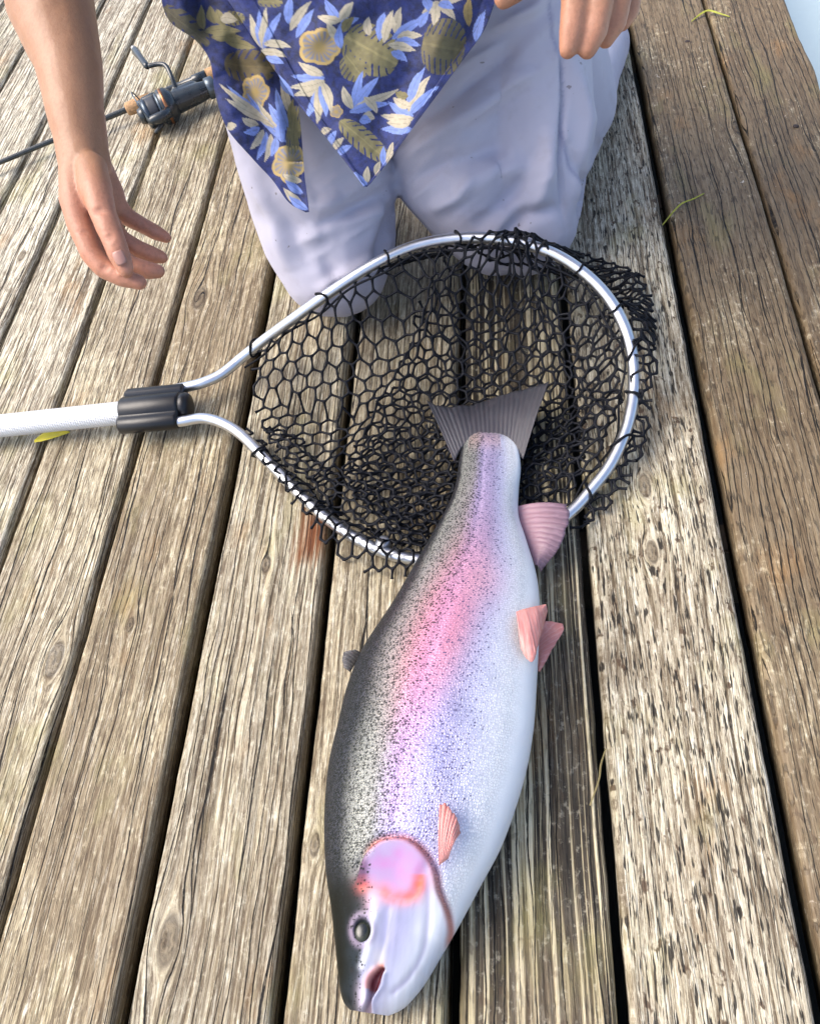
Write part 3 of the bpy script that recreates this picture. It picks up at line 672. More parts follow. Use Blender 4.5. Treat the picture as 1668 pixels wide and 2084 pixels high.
fs = grid_faces(5, n, True) + [tuple(range(n))[::-1], tuple(range(4 * n, 5 * n))]
yoke = mesh_obj('yoke', V, fs, BLACKP, net)
e0 = y1 - ax * 0.002
v, f = tube(np.array([e0, e0 + ax * 0.010, e0 + ax * 0.014, e0 + ax * 0.0165]) - NL, [0.0185, 0.0185, 0.016, 0.008], 32)
mesh_obj('end_cap', v, f, BLACKP, net)
# rivet on the hoop
rp = P(779, 1104, .018)
v, f = tube(np.array([rp - [0, 0, .010], rp, rp + [0, 0, .003], rp + [0, 0, .004]]) - NL, [.0095, .0095, .0085, .005], 20); mesh_obj('rivet', v, f, plain('dull_steel', (0.4, 0.41, 0.43), 0.35, 0.9), net)
# mesh bag: hexagonal knotted cells, laid out as sheets and gathered into folds
inner = np.array([p[:2] for p in hoop_w])
def in_poly(pts, poly):
    x, y = pts[:, 0], pts[:, 1]; ins = np.zeros(len(pts), bool); j = len(poly) - 1
    for i in range(len(poly)):
        xi, yi = poly[i]; xj, yj = poly[j]
        c = ((yi > y) != (yj > y)) & (x < (xj - xi) * (y - yi) / (yj - yi + 1e-12) + xi)
        ins ^= c; j = i
    return ins
def hoop_near(pts):
    d = np.linalg.norm(pts[:, None, :] - inner[None, ::3, :], axis=2); k = d.argmin(1)
    return d.min(1), hoop_w[::3][k, 2]
def hex_edges(region_px, cell, rot, warp, folds, zfun, seed, stretch=1.0, zp=0.0):
    reg = np.array([P(a, b, zp)[:2] for a, b in region_px]); c0 = reg.mean(0)
    R_ = np.abs(reg - c0).max() * 1.6; a = cell / math.sqrt(3)
    nodes = {}; edges = []; P2 = []
    def node(x, y):
        k = (round(x * 1e5), round(y * 1e5))
        for q in ((k[0] + i, k[1] + j) for i in (-1, 0, 1) for j in (-1, 0, 1)):
            if q in nodes: return nodes[q]
        nodes[k] = len(P2); P2.append((x, y)); return nodes[k]
    n = int(R_ / cell) + 2
    for r in range(-n, n + 1):
        for c in range(-n, n + 1):
            hx_ = cell * (c + 0.5 * (r & 1)); hy_ = 1.5 * a * r
            if math.hypot(hx_, hy_) > R_: continue
            vs = [node(hx_ + a * math.sin(i * math.pi / 3), hy_ + a * math.cos(i * math.pi / 3)) for i in range(6)]
            for i in (0, 1, 2): edges.append((vs[i], vs[i + 1]))
    Q = np.array(P2); cr, sr = math.cos(rot), math.sin(rot); Q = np.stack([Q[:, 0] * cr - Q[:, 1] * sr * stretch, Q[:, 0] * sr + Q[:, 1] * cr * stretch], 1) + c0
    rg = np.random.default_rng(seed); Q += rg.normal(0, 0.0007, Q.shape)
    Q[:, 0] += warp * 1.2 * fbm(Q[:, 0] * 7, Q[:, 1] * 7, seed, 2); Q[:, 1] += warp * 1.2 * fbm(Q[:, 0] * 7 + 50, Q[:, 1] * 7, seed + 5, 2)
    hz = np.zeros(len(Q))
    for (p0, p1, wid, pull, h) in folds:
        A_, B_ = P(*p0, zp)[:2], P(*p1, zp)[:2]; d = B_ - A_
        t = np.clip(((Q - A_) @ d) / (d @ d), 0, 1); C_ = A_ + t[:, None] * d; C_ = C_ + 0.012 * np.stack([fbm(t * 4, t * 0 + seed, 3), fbm(t * 4 + 9, t * 0 + seed, 4)], 1)
        w = np.exp(-(np.linalg.norm(Q - C_, axis=1) / wid) ** 2)
        Q = Q + (C_ - Q) * (pull * w)[:, None]; hz += h * w
    ins = in_poly(Q, reg)
    z = zfun(Q) + hz * (0.85 + 0.15 * rg.random(len(Q)))
    return np.column_stack([Q, z]), [e for e in edges if ins[e[0]] and ins[e[1]]]
def cords(W, edges, r, seed, sag=0.0012):
    rg = np.random.default_rng(seed); parts = []
    for a, b in edges:
        p, q = W[a], W[b]; m = (p + q) / 2 + rg.normal(0, sag * 0.5, 3); m[2] = max(m[2] - sag * rg.random(), 0.0035)
        t = np.array([0, .3, .5, .7, 1])[:, None]
        c = (1 - t) ** 2 * p + 2 * t * (1 - t) * m + t * t * q
        rr = r * np.array([1.35, 0.95, 0.9, 0.95, 1.35])
        parts.append(tube(c, rr, 5, cap=False))
    V, Fc = join(parts)
    return np.array(V), Fc
def drape(reach, floor, amp, seed, over=0.0):
    def z(Q):
        d, hz = hoop_near(Q)
        zz = floor + amp * np.abs(fbm(Q[:, 0] * 9, Q[:, 1] * 9, seed, 2)) + np.maximum(hz - 0.004 - floor, 0) * np.exp(-(d / reach) ** 1.3)
        if over: zz = zz + over * np.exp(-(d / 0.02) ** 2)
        return zz
    return z
IN = [(505, 790), (512, 760), (545, 715), (600, 668), (680, 612), (760, 560), (845, 522), (940, 506), (1040, 512), (1115, 532), (1190, 585), (1236, 640), (1266, 705), (1274, 780), (1262, 855), (1232, 930), (1190, 985), (1140, 1030), (1050, 1070), (900, 1100), (840, 1112), (780, 1098), (720, 1065), (655, 1015), (605, 965), (560, 915), (525, 870)]
def grow(poly, k, c=(930, 800)): return [(c[0] + (x - c[0]) * k, c[1] + (y - c[1]) * k) for x, y in poly]
F1 = [((640, 975), (905, 680), .035, .55, .016), ((905, 680), (1235, 560), .04, .55, .018), ((800, 1040), (1160, 880), .04, .4, .012)]
F2 = [((560, 900), (820, 1100), .05, .45, .014), ((1060, 620), (1250, 900), .05, .5, .02), ((820, 700), (1100, 700), .03, .5, .016), ((660, 960), (740, 760), .04, .45, .012)]
parts = []
W, E_ = hex_edges(IN, .0225, .12, .008, F1, drape(.085, .0065, .014, 3), 21, zp=.03); parts.append(cords(W, E_, .0018, 1))
LOWR = [(690, 980), (760, 820), (850, 700), (980, 600), (1120, 545), (1215, 610), (1262, 705), (1270, 790), (1255, 870), (1205, 960), (1130, 1030), (1000, 1085), (860, 1105), (770, 1075)]
W, E_ = hex_edges(LOWR, .0205, .7, .014, F2, drape(.05, .0055, .022, 7), 33, 0.9, zp=.02); parts.append(cords(W, E_, .0018, 2))
LEFTB = [(530, 870), (600, 880), (660, 940), (760, 1010), (880, 1050), (900, 1110), (820, 1120), (760, 1100), (690, 1060), (620, 1000), (560, 930)]
W, E_ = hex_edges(LEFTB, .0200, .4, .015, [((560, 900), (820, 1090), .03, .4, .012)], drape(.05, .006, .02, 13), 55, 0.85, zp=.012); parts.append(cords(W, E_, .0018, 4))
MIDN = [(690, 960), (780, 870), (900, 850), (1060, 860), (1180, 840), (1215, 900), (1150, 990), (1060, 1040), (900, 1080), (760, 1050)]
W, E_ = hex_edges(MIDN, .0205, .25, .018, [((720, 960), (900, 700), .04, .5, .02), ((1050, 640), (1220, 780), .05, .5, .025)], drape(.05, .006, .028, 19), 93, 0.85, zp=.02); parts.append(cords(W, E_, .0018, 6))
# net spilling over the rim: lower left and far right
SPILL = [(498, 868), (530, 890), (590, 950), (650, 1005), (720, 1055), (790, 1090), (850, 1105), (850, 1168), (800, 1180), (740, 1165), (690, 1130), (640, 1090), (600, 1040), (565, 985), (520, 930), (496, 890)]
W, E_ = hex_edges(SPILL, .0190, .9, .014, [], lambda Q: .0245 * np.exp(-(hoop_near(Q)[0] / .02) ** 2) * (1 + 0 * Q[:, 0]) + .004 + .006 * np.abs(fbm(Q[:, 0] * 30, Q[:, 1] * 30, 17)), 61, 0.9, zp=.012); parts.append(cords(W, E_, .0018, 5, .0015))
BULGE = [(1120, 500), (1150, 484), (1200, 490), (1260, 512), (1310, 548), (1334, 610), (1338, 700), (1334, 800), (1318, 890), (1285, 970), (1240, 1025), (1175, 1062), (1140, 1075), (1165, 1035), (1235, 940), (1270, 860), (1280, 780), (1270, 690), (1240, 620), (1190, 560)]
for sd_, rt, st in ((71, .3, .8), (83, 1.0, 1.0)):
    W, E_ = hex_edges(BULGE, .0215, rt, .013, [((1290, 560), (1330, 800), .03, .3, .02)], lambda Q: .008 + np.clip(hoop_near(Q)[1] - .012, 0, 1) * np.exp(-(hoop_near(Q)[0] / .045) ** 2) * .9 + .02 * np.abs(fbm(Q[:, 0] * 10, Q[:, 1] * 10, sd_, 2)), sd_, st, zp=.035)
    parts.append(cords(W, E_, .0018, sd_))
V, fs = join(parts); bag = mesh_obj('net_bag', np.array(V) - NL, fs, CORD, net)
# selvage cord running inside the rim, and the lashings round the tube
rim = hoop_w[18:238].copy(); cc2 = rim[:, :2].mean(0); dirs = cc2 - rim[:, :2]; dirs /= np.linalg.norm(dirs, axis=1)[:, None]
sel = rim.copy(); sel[:, :2] += dirs * (0.013 + 0.004 * np.sin(np.arange(220) * 0.35))[:, None]; sel[:, 2] = np.maximum(sel[:, 2] - 0.006, 0.004)
v, f = tube(sel - NL, 0.0016, 6); mesh_obj('selvage_cord', v, f, CORD, net)
for i in (24, 44, 60, 75, 88, 101, 112, 121, 130, 140, 152, 164, 212, 222, 232):
    i = min(i, 250); c = hoop_w[i]; tg = hoop_w[i + 2] - hoop_w[i - 2]; tg /= np.linalg.norm(tg)
    nrm = np.cross(tg, [0, 0, 1.0]); nrm /= np.linalg.norm(nrm); b = np.cross(nrm, tg)
    lean = 0.010 * math.sin(i * 2.3)
    loop = [c + nrm * math.cos(a) * 0.0098 + b * math.sin(a) * 0.0094 + tg * (lean * math.cos(a) + 0.002 * math.sin(2 * a)) for a in np.linspace(0, 2 * math.pi, 22, endpoint=False)]
    v, f = tube(np.array(loop) - NL, 0.0016, 6, closed=True); mesh_obj('lashing', v, f, CORD, net)

# ------------------------------------------------------------ fishing rod and reel
rod = empty('fishing_rod', P(350, 185, 0.0)); tag(rod, 'black spinning rod with cork grip and open reel lying beside the man', 'fishing rod')
RL = np.array(rod.location)
BLANK = plain('dark_rod_blank', (0.022, 0.026, 0.024), 0.25, var=0.2, coat=0.6)
CORK = plain('cork_grip', (0.42, 0.25, 0.12), 0.75, var=0.35, scale=300, bump=0.3)
REELB = plain('black_reel_body', (0.015, 0.022, 0.027), 0.28, var=0.2, coat=0.4)
REELG = plain('grey_reel_metal', (0.10, 0.125, 0.15), 0.3, 0.7)
LINE = plain('fishing_line', (0.045, 0.05, 0.06), 0.5)
a0, a1 = P(0, 330, .022), P(432, 150, .030); rd = (a1 - a0); rlen = np.linalg.norm(rd); rd /= rlen     # towards the butt
def RP(px): # point of the rod axis above a photo column
    best = min(np.linspace(-0.5, 1.4, 1500), key=lambda s: abs(proj_px((a0 + rd * rlen * s)[None])[0][0] - px)); return a0 + rd * rlen * best
tip = RP(262); far = a0 - rd * 1.25
v, f = tube(np.array([tip + rd * 0.02, tip, a0, far]) - RL, [.0058, .0056, .0046, .0018], 12); mesh_obj('blank', v, f, BLANK, rod)
def lathe(p, d, prof, sides=28):
    k = 1.3 if sides in (40, 24, 16) else 1.0      # reel pieces at the reel's own scale
    return tube(np.array([p + d * s * (1.12 if k > 1 else 1) for s, r in prof]) - RL, [r * k for s, r in prof], sides)
def seg_len(a, b): return np.linalg.norm(b - a)
c0, c1 = RP(256), RP(308); l = seg_len(c0, c1)
v, f = lathe(c0, rd, [(0, .009), (.004, .0125), (l * .5, .0140), (l, .0135)]); mesh_obj('cork_foregrip', v, f, CORK, rod)
s0, s1 = RP(308), RP(420); l2 = seg_len(s0, s1)
v, f = lathe(s0, rd, [(0, .0115), (.01, .0115), (.012, .010), (l2 - .03, .010), (l2 - .028, .0125), (l2, .0125)]); mesh_obj('reel_seat', v, f, REELB, rod)
g0 = RP(420)
v, f = lathe(g0, rd, [(0, .011), (.003, .0135), (.09, .0142), (.20, .0145), (.215, .012), (.218, .006)]); mesh_obj('cork_rear_grip', v, f, CORK, rod)
reel = empty('reel', (0, 0, 0)); reel.parent = rod
rpar = reel
# reel: frame built on the rod axis, hanging to the camera side
side = np.cross(rd, [0, 0, 1.0]); side /= np.linalg.norm(side)
if side[1] > 0: side = -side
upv = np.array([0, 0, 1.0])
rc = P(350, 211, .036)                       # centre between spool and body
def RLv(s, q, z): return rc + rd * s * 1.12 + side * q * 1.3 + upv * z * 1.2
def part(name, vf, mat, smooth=True): return mesh_obj(name, vf[0], vf[1], mat, reel, smooth)
part('spool', lathe(RLv(-.052, 0, 0), rd, [(0, .017), (.002, .0205), (.005, .0215), (.008, .0215), (.009, .0195), (.028, .0195), (.029, .0225), (.033, .0225)], 40), REELG)
part('line_winding', lathe(RLv(-.043, 0, 0), rd, [(0, .0200), (.004, .0206), (.014, .0206), (.018, .0200)], 40), LINE)
part('drag_knob', lathe(RLv(-.062, 0, 0), rd, [(0, .006), (.001, .011), (.008, .0125), (.011, .0125)], 24), REELB)
part('rotor', lathe(RLv(-.020, 0, 0), rd, [(0, .0235), (.002, .0255), (.016, .0255), (.024, .020), (.028, .015)], 40), REELB)
for k, sgn in (('rotor_arm', 1), ('rotor_arm', -1)):
    arm_pts = [RLv(-.010, sgn * .026, .004), RLv(-.026, sgn * .031, .004), RLv(-.044, sgn * .030, .004), RLv(-.050, sgn * .028, .004)]
    part(k, tube(np.array(arm_pts) - RL, [.0105, .0105, .0095, .006], 12), REELB)
bail = [RLv(-.046, .030 * math.cos(t), .004 + .034 * math.sin(t)) - rd * 0.012 * math.sin(t) for t in np.linspace(0, math.pi, 24)]
part('bail_wire', tube(np.array(bail) - RL, .0013, 8), REELG)
part('line_roller', lathe(RLv(-.056, -.029, .004), rd, [(0, .004), (.002, .006), (.008, .006), (.010, .004)], 16), REELG)
bm = bmesh.new()
capsule(bm, RLv(.008, 0, 0), .022, RLv(.052, .0, 0), .019); capsule(bm, RLv(.05, 0, 0), .019, RLv(.068, .0, 0), .016); capsule(bm, RLv(.015, -.006, .004), .017, RLv(.045, -.010, .004), .015)
me = remesh(bm, .002, 4); co, _ = mesh_arrays(me); set_co(me, co - RL); me.materials.append(REELB); o = bpy.data.objects.new('gearbox', me); COL.objects.link(o); o.parent = reel
part('drag_dial', lathe(RLv(.066, 0, 0), rd, [(0, .0135), (.002, .0155), (.014, .0155), (.017, .0135), (.018, .007)], 24), REELG)
stem_b = RP(372)
part('stem', tube(np.array([RLv(.028, 0, 0), (RLv(.028, 0, 0) + stem_b) / 2 + rd * .004, stem_b]) - RL, [.009, .006, .007], 12), REELB)
part('foot', tube(np.array([stem_b - rd * .03, stem_b, stem_b + rd * .03]) + side * .009 - RL, [.003, .0055, .003], 10), REELB)
h = [P(358, 180, .050), P(350, 158, .066), P(338, 134, .080), P(322, 130, .083), P(302, 134, .083)]
part('crank_arm', tube(catmull(np.array(h), 24) - RL, .0045, 10), REELB)
part('crank_boss', tube(np.array([P(364, 188, .036), P(358, 180, .050), P(357, 178, .053)]) - RL, [.011, .0085, .006], 16), REELB)
k0, k1 = P(300, 136, .083), P(272, 98, .083); kd = (k1 - k0)
kp = [k0 + kd * s for s in (0, .1, .45, .85, 1.0)]
part('crank_knob', tube(np.array(kp) - RL, [.0045, .0065, .0062, .0085, .005], 16), REELB)
part('knob_cap', tube(np.array([k0 + kd * .93, k0 + kd * 1.06]) - RL, [.0066, .0045], 16), plain('pale_knob_cap', (0.45, 0.46, 0.47), 0.3, 0.6))
part('balance_knob', tube(np.array([P(330, 250, .02), P(322, 262, .013), P(316, 270, .010)]) - RL, [.006, .0045, .003], 12), REELB)
part('decal', lathe(RLv(-.014, 0, 0), rd, [(0, .0257), (.005, .0258)], 40), plain('copper_band', (0.34, 0.15, 0.07), 0.3, 0.8))

# ------------------------------------------------------------ kneeling man
person = empty('person', (-0.17, 1.12, 0.0)); tag(person, 'man kneeling on the dock in a blue leaf print shirt and pale trousers', 'person')
PL = np.array(person.location)
kneeL, kneeR = P(680, 515, .085), P(1068, 428, .085)
hipL, hipR = np.array([-.270, 1.185, .40]), np.array([-.055, 1.20, .40])
ankL, ankR = np.array([-.40, 1.47, .055]), np.array([.135, 1.50, .06])
chest = np.array([-.20, 1.10, .74])
# --- body (skin), one surface: arms with hands, head, neck, trunk and legs inside the clothes
def chain(bm, pts):
    for (p, r), (q, s) in zip(pts[:-1], pts[1:]): capsule(bm, p, r, q, s)
def D(px, py, d, r): return (PD(px, py, d), r)
bm = bmesh.new()
shR, shL = np.array([-.41, 1.08, .86]), np.array([.03, 1.12, .86])
elb = PD(62, -215, .955)
chain(bm, [(shR, .055), ((shR + elb) / 2 + np.array([-.02, 0, 0]), .047), (elb, .043)])
chain(bm, [(elb, .043), D(92, -60, .935, .0495), D(104, 15, .925, .0470), D(140, 130, .912, .0355), D(153, 230, .905, .0300), D(163, 300, .900, .0240), D(168, 330, .898, .0235)])
chain(bm, [D(126, 215, .905, .016), D(140, 300, .895, .0145), D(146, 335, .893, .014)]); chain(bm, [D(184, 240, .905, .016), D(193, 305, .905, .0145), D(200, 335, .907, .0145)])
# palm
chain(bm, [D(152, 338, .893, .0165), D(152, 400, .888, .0165), D(163, 456, .886, .0140)])
chain(bm, [D(163, 335, .903, .0165), D(172, 400, .900, .0165), D(182, 448, .902, .0135)])
chain(bm, [D(182, 335, .912, .0165), D(198, 395, .915, .0160), D(212, 436, .920, .0130)])
chain(bm, [D(198, 335, .920, .0155), D(222, 385, .928, .0150), D(236, 415, .935, .0120)])
# thumb, index, middle, ring, little finger
chain(bm, [D(186, 342, .886, .0170), D(196, 385, .874, .0165), D(206, 428, .868, .0145), D(228, 480, .863, .0122), D(240, 512, .863, .0118), D(256, 548, .866, .0088)])
chain(bm, [D(163, 456, .886, .0138), D(186, 515, .884, .0122), D(212, 546, .884, .0112), D(250, 565, .884, .0102), D(284, 575, .885, .0080)])
chain(bm, [D(182, 448, .902, .0130), D(226, 512, .908, .0116), D(268, 540, .910, .0105), D(300, 550, .912, .0098), D(322, 552, .914, .0078)])
chain(bm, [D(212, 436, .920, .0125), D(244, 486, .928, .0110), D(280, 507, .930, .0102), D(308, 518, .932, .0096), D(329, 523, .934, .0076)])
chain(bm, [D(236, 415, .935, .0120), D(258, 440, .944, .0102), D(290, 459, .946, .0092), D(318, 473, .948, .0086), D(338, 483, .949, .0068)])
bmL = bmesh.new()
wL = PD(1185, -215, .83); elL = np.array([.235, 1.14, .60])
chain(bmL, [(shL, .055), ((shL + elL) / 2, .047), (elL, .043), ((elL * .6 + wL * .4), .045), (elL * .2 + wL * .8, .032), (wL, .027)])
chain(bmL, [(wL, .022), D(1160, -140, .805, .0165), D(1166, -70, .795, .0145), D(1170, 5, .790, .0135), D(1163, 60, .795, .0122), D(1155, 100, .800, .0088)])
chain(bmL, [(wL, .022), D(1195, -140, .805, .0165), D(1212, -70, .795, .0145), D(1220, 5, .790, .0135), D(1210, 62, .797, .0122), D(1194, 102, .803, .0088)])
chain(bmL, [(wL, .022), D(1225, -135, .810, .0160), D(1248, -68, .805, .0140), D(1258, -5, .805, .0128), D(1250, 45, .812, .0115), D(1232, 80, .818, .0085)])
chain(bmL, [(wL, .020), D(1248, -130, .820, .0150), D(1272, -75, .82, .0130), D(1284, -25, .822, .0115), D(1280, 20, .828, .0100), D(1266, 48, .832, .0078)])
chain(bmL, [(wL, .020), D(1135, -150, .80, .0175), D(1085, -75, .80, .0145), D(1050, -25, .805, .0125), D(1024, -2, .81, .0092)])
armR = remesh(bm, .0024, 8); armL = remesh(bmL, .0026, 5)
bm = bmesh.new()
chain(bm, [(hipL, .085), (kneeL + np.array([0, .02, 0]), .05), (ankL, .04)]); chain(bm, [(hipR, .085), (kneeR + np.array([0, .02, 0]), .05), (ankR, .04)])
mid = (hipL + hipR) / 2
chain(bm, [(mid, .12), (mid * .5 + chest * .5, .125), (chest, .13), (chest + np.array([0, .0, .12]), .08)])
chain(bm, [(shR, .06), (chest + np.array([0, .02, .13]), .075), (shL, .06)])
neck = chest + np.array([0, -.03, .22]); headc_ = neck + np.array([0, -.05, .13])
chain(bm, [(chest + np.array([0, 0, .14]), .06), (neck, .055), (headc_, .06)])
ellipsoid(bm, headc_ + np.array([0, .015, .03]), .076, .095, .098)
chain(bm, [(headc_ + np.array([0, -.05, -.05]), .045), (headc_ + np.array([0, -.066, -.085]), .028)])
chain(bm, [(headc_ + np.array([0, -.085, .012]), .010), (headc_ + np.array([0, -.104, -.028]), .014)])
for s in (-1, 1): chain(bm, [(headc_ + np.array([s * .076, .01, .01]), .012), (headc_ + np.array([s * .08, .015, -.025]), .009)])
chain(bm, [(headc_ + np.array([-.02, -.086, -.055]), .008), (headc_ + np.array([.02, -.086, -.055]), .008)])
trunk = remesh(bm, .006, 4)
bm = bmesh.new()
for m_ in (armR, armL, trunk): bm.from_mesh(m_)
bme = bpy.data.meshes.new('body'); bm.to_mesh(bme); bm.free()
co, no = mesh_arrays(bme)
# skin creases at wrist, knuckles and thumb joints
def crease(p0, p1, w, h):
    global co
    d, t = seg_dist(co, p0, p1); co = co + no * (h * np.exp(-(d / w) ** 2) * np.sin(np.pi * np.clip(t, 0.02, 0.98)) ** 0.5)[:, None]
for a, b, w, h in [((122, 318, .878), (210, 308, .888), .0022, -.0016), ((128, 330, .878), (214, 322, .89), .002, -.0011), ((176, 402, .866), (190, 470, .866), .004, -.0035), ((196, 470, .85), (246, 470, .852), .0018, -.001), ((200, 478, .85), (250, 480, .852), .0018, -.0009),
                   ((150, 470, .872), (215, 480, .874), .002, -.0012), ((200, 345, .875), (205, 420, .862), .006, .002), ((160, 345, .87), (170, 430, .868), .004, .0012), ((1140, 3, .777), (1200, 6, .777), .0022, -.0012), ((1198, 4, .777), (1246, 8, .777), .0022, -.0012)]:
    crease(PD(*a), PD(*b), w, h)
def knuckle(px, py, d, ux, uy, r):
    k = r * F / d * .8
    for off in (-5, 0, 5):
        a_, b_ = (px + ux * off - uy * k, py + uy * off + ux * k), (px + ux * off + uy * k, py + uy * off - ux * k)
        crease(PD(*a_, d - r), PD(*b_, d - r), .0014, -.0015)
for q in [(212, 546, .884, .8, .6, .011), (250, 565, .884, .95, .3, .010), (268, 540, .91, .9, .4, .0105), (300, 550, .912, 1, .1, .0098), (280, 507, .93, .9, .4, .010), (308, 518, .932, .93, .35, .0096), (290, 459, .946, .85, .5, .0092), (318, 473, .948, .87, .5, .0086),
          (228, 480, .863, .4, .9, .0122), (206, 428, .868, .3, .95, .0145), (1170, 8, .79, 0, 1, .0135), (1163, 62, .795, -.1, 1, .0122), (1220, 8, .79, 0, 1, .0135), (1210, 64, .797, -.2, 1, .0122), (1258, -2, .805, 0, 1, .0128), (1250, 46, .812, -.2, 1, .0115)]: knuckle(*q)
co = co + no * (0.0006 * np.array([mnoise.noise(Vector(p) * 60) for p in co]))[:, None]
def skin_material():
    t = NT('tanned_skin'); pos = t.n('NewGeometry').outputs['Position']
    red = t.attr('blush')[2]
    n1 = t.noise(pos, 22, 4); n2 = t.noise(pos, 260, 4); n3 = t.noise(pos, 900, 3)
    c = t.mix(n1, (0.33, 0.165, 0.085), (0.43, 0.23, 0.13))
    c = t.mix(t.math('MULTIPLY', red, 0.75), c, t.mix(n1, (0.50, 0.20, 0.125), (0.60, 0.27, 0.18)))
    c = t.mix(t.math('MULTIPLY', t.ramp(n2, [(0.46, 0.0), (0.70, 1.0)]), 0.42), c, (0.30, 0.14, 0.08))
    t.set(Base_Color=c, Roughness=0.46); t.b.inputs['Subsurface Weight'].default_value = 0.18
    t.b.inputs['Subsurface Radius'].default_value = (0.009, 0.004, 0.002); t.b.inputs['Subsurface Scale'].default_value = 1.0
    t.put(t.b.inputs['Normal'], t.bump(t.math('ADD', t.math('MULTIPLY', n2, 0.7), t.math('ADD', t.math('MULTIPLY', n3, 0.5), t.math('MULTIPLY', t.noise(pos, 75, 3), 1.2))), 0.5, 0.0010))
    return t.m
SKIN = skin_material()
hx_, hy_ = proj_px(co)
blush = sstep(300, 420, hy_) * (hx_ < 420) * 0.85 + 0.6 * sstep(-80, 60, hy_) * (hx_ > 1000)
blush = np.clip(blush + 0.5 * sstep(250, 300, hx_) * (hy_ > 400) * (hx_ < 400), 0, 1)
bme.materials.append(SKIN); set_co(bme, co - PL); bme.polygons.foreach_set('use_smooth', [True] * len(bme.polygons))
a_ = bme.attributes.new('blush', 'FLOAT', 'POINT'); a_.data.foreach_set('value', blush)
bodyo = bpy.data.objects.new('body', bme); COL.objects.link(bodyo); bodyo.parent = person
NAILM = plain('finger_nail', (0.42, 0.22, 0.17), 0.4, var=0.08, coat=0.08)
def nail(c, dirp, w, l, facing):
    c = np.asarray(c); d = np.asarray(dirp) - c; d /= np.linalg.norm(d); nz = np.asarray(facing, float); nz -= d * (nz @ d); nz /= np.linalg.norm(nz); s = np.cross(d, nz)
    V = []; k = 9
    for j in range(k):
        y = -l + 2 * l * j / (k - 1)
        for i in range(k):
            x = -1 + 2 * i / (k - 1); ww = w * (1 - 0.25 * max(0, abs(y / l) - .6) / .4)
            V.append(c + d * y + s * (ww * x) + nz * (0.0022 * (1 - x * x) - 0.0012 - 0.001 * max(0, -y / l)))
    o = mesh_obj('fingernail', np.array(V) - PL, grid_faces(k, k), NAILM, bodyo); m = o.modifiers.new('s', 'SOLIDIFY'); m.thickness = 0.0006
nail(PD(243, 524, .8525), PD(258, 556, .857),   .0060, .0072, -fwd + 0.1 * right)
HAIR = plain('grey_brown_hair', (0.10, 0.075, 0.055), 0.6, var=0.35, scale=120, bump=0.6)
bm = bmesh.new(); ellipsoid(bm, headc_ + np.array([0, .026, .042]), .082, .096, .097)
bmesh.ops.delete(bm, geom=[v for v in bm.verts if (v.co.y < headc_[1] - .045 and v.co.z < headc_[2] + .085) or v.co.z < headc_[2] - .035], context='VERTS')
me = bpy.data.meshes.new('hair'); bm.to_mesh(me); bm.free(); co, no = mesh_arrays(me); set_co(me, co + no * (0.006 * np.array([mnoise.noise(Vector((p[0] * 60, p[1] * 20, p[2] * 20))) for p in co]))[:, None] - PL)
me.materials.append(HAIR); me.polygons.foreach_set('use_smooth', [True] * len(me.polygons)); o = bpy.data.objects.new('hair', me); COL.objects.link(o); o.parent = person; m = o.modifiers.new('s', 'SOLIDIFY'); m.thickness = 0.012
EYEW = plain('eye_white', (0.75, 0.73, 0.70), 0.2); EYED = plain('dark_iris', (0.03, 0.02, 0.015), 0.15)
for s in (-1, 1):
    for nm, r, off, mt in (('eye', .0115, 0, EYEW), ('iris', .0065, -.0062, EYED)):
        bm = bmesh.new(); bmesh.ops.create_uvsphere(bm, u_segments=16, v_segments=10, radius=r, matrix=Matrix.Translation(Vector(headc_ + np.array([s * .031, -.071 + off, .018]) - PL)))
        me = bpy.data.meshes.new(nm); bm.to_mesh(me); bm.free(); me.materials.append(mt); o = bpy.data.objects.new(nm, me); COL.objects.link(o); o.parent = bodyo
# --- trousers
bm = bmesh.new()
LEGS = [([(170, 436, 735, 1.130, .086), (300, 476, 785, 1.155, .086), (400, 508, 806, 1.185, .084), (480, 535, 808, 1.205, .080), (540, 566, 792, 1.215, .074)], ankL),
        ([(20, 850, 1180, 1.110, .092), (130, 820, 1200, 1.135, .092), (250, 792, 1205, 1.165, .090), (340, 798, 1198, 1.190, .088), (400, 852, 1190, 1.205, .084), (450, 905, 1176, 1.215, .078)], ankR)]
for st_, a in LEGS:
    for sd_ in (0, 1):
        ch = []
        for (py, l, r_, d, rad) in st_:
            rp = rad * F / d; rp = min(rp, (r_ - l) / 2); ch.append((PD(l + rp if sd_ == 0 else r_ - rp, py, d), rp * d / F))
        chain(bm, ch); k = ch[-1][0]
        if sd_ == (0 if a is ankL else 1): chain(bm, [(k + np.array([0, .03, 0]), .068), (k * .5 + a * .5 + np.array([0, 0, .012]), .066), (a, .052)])

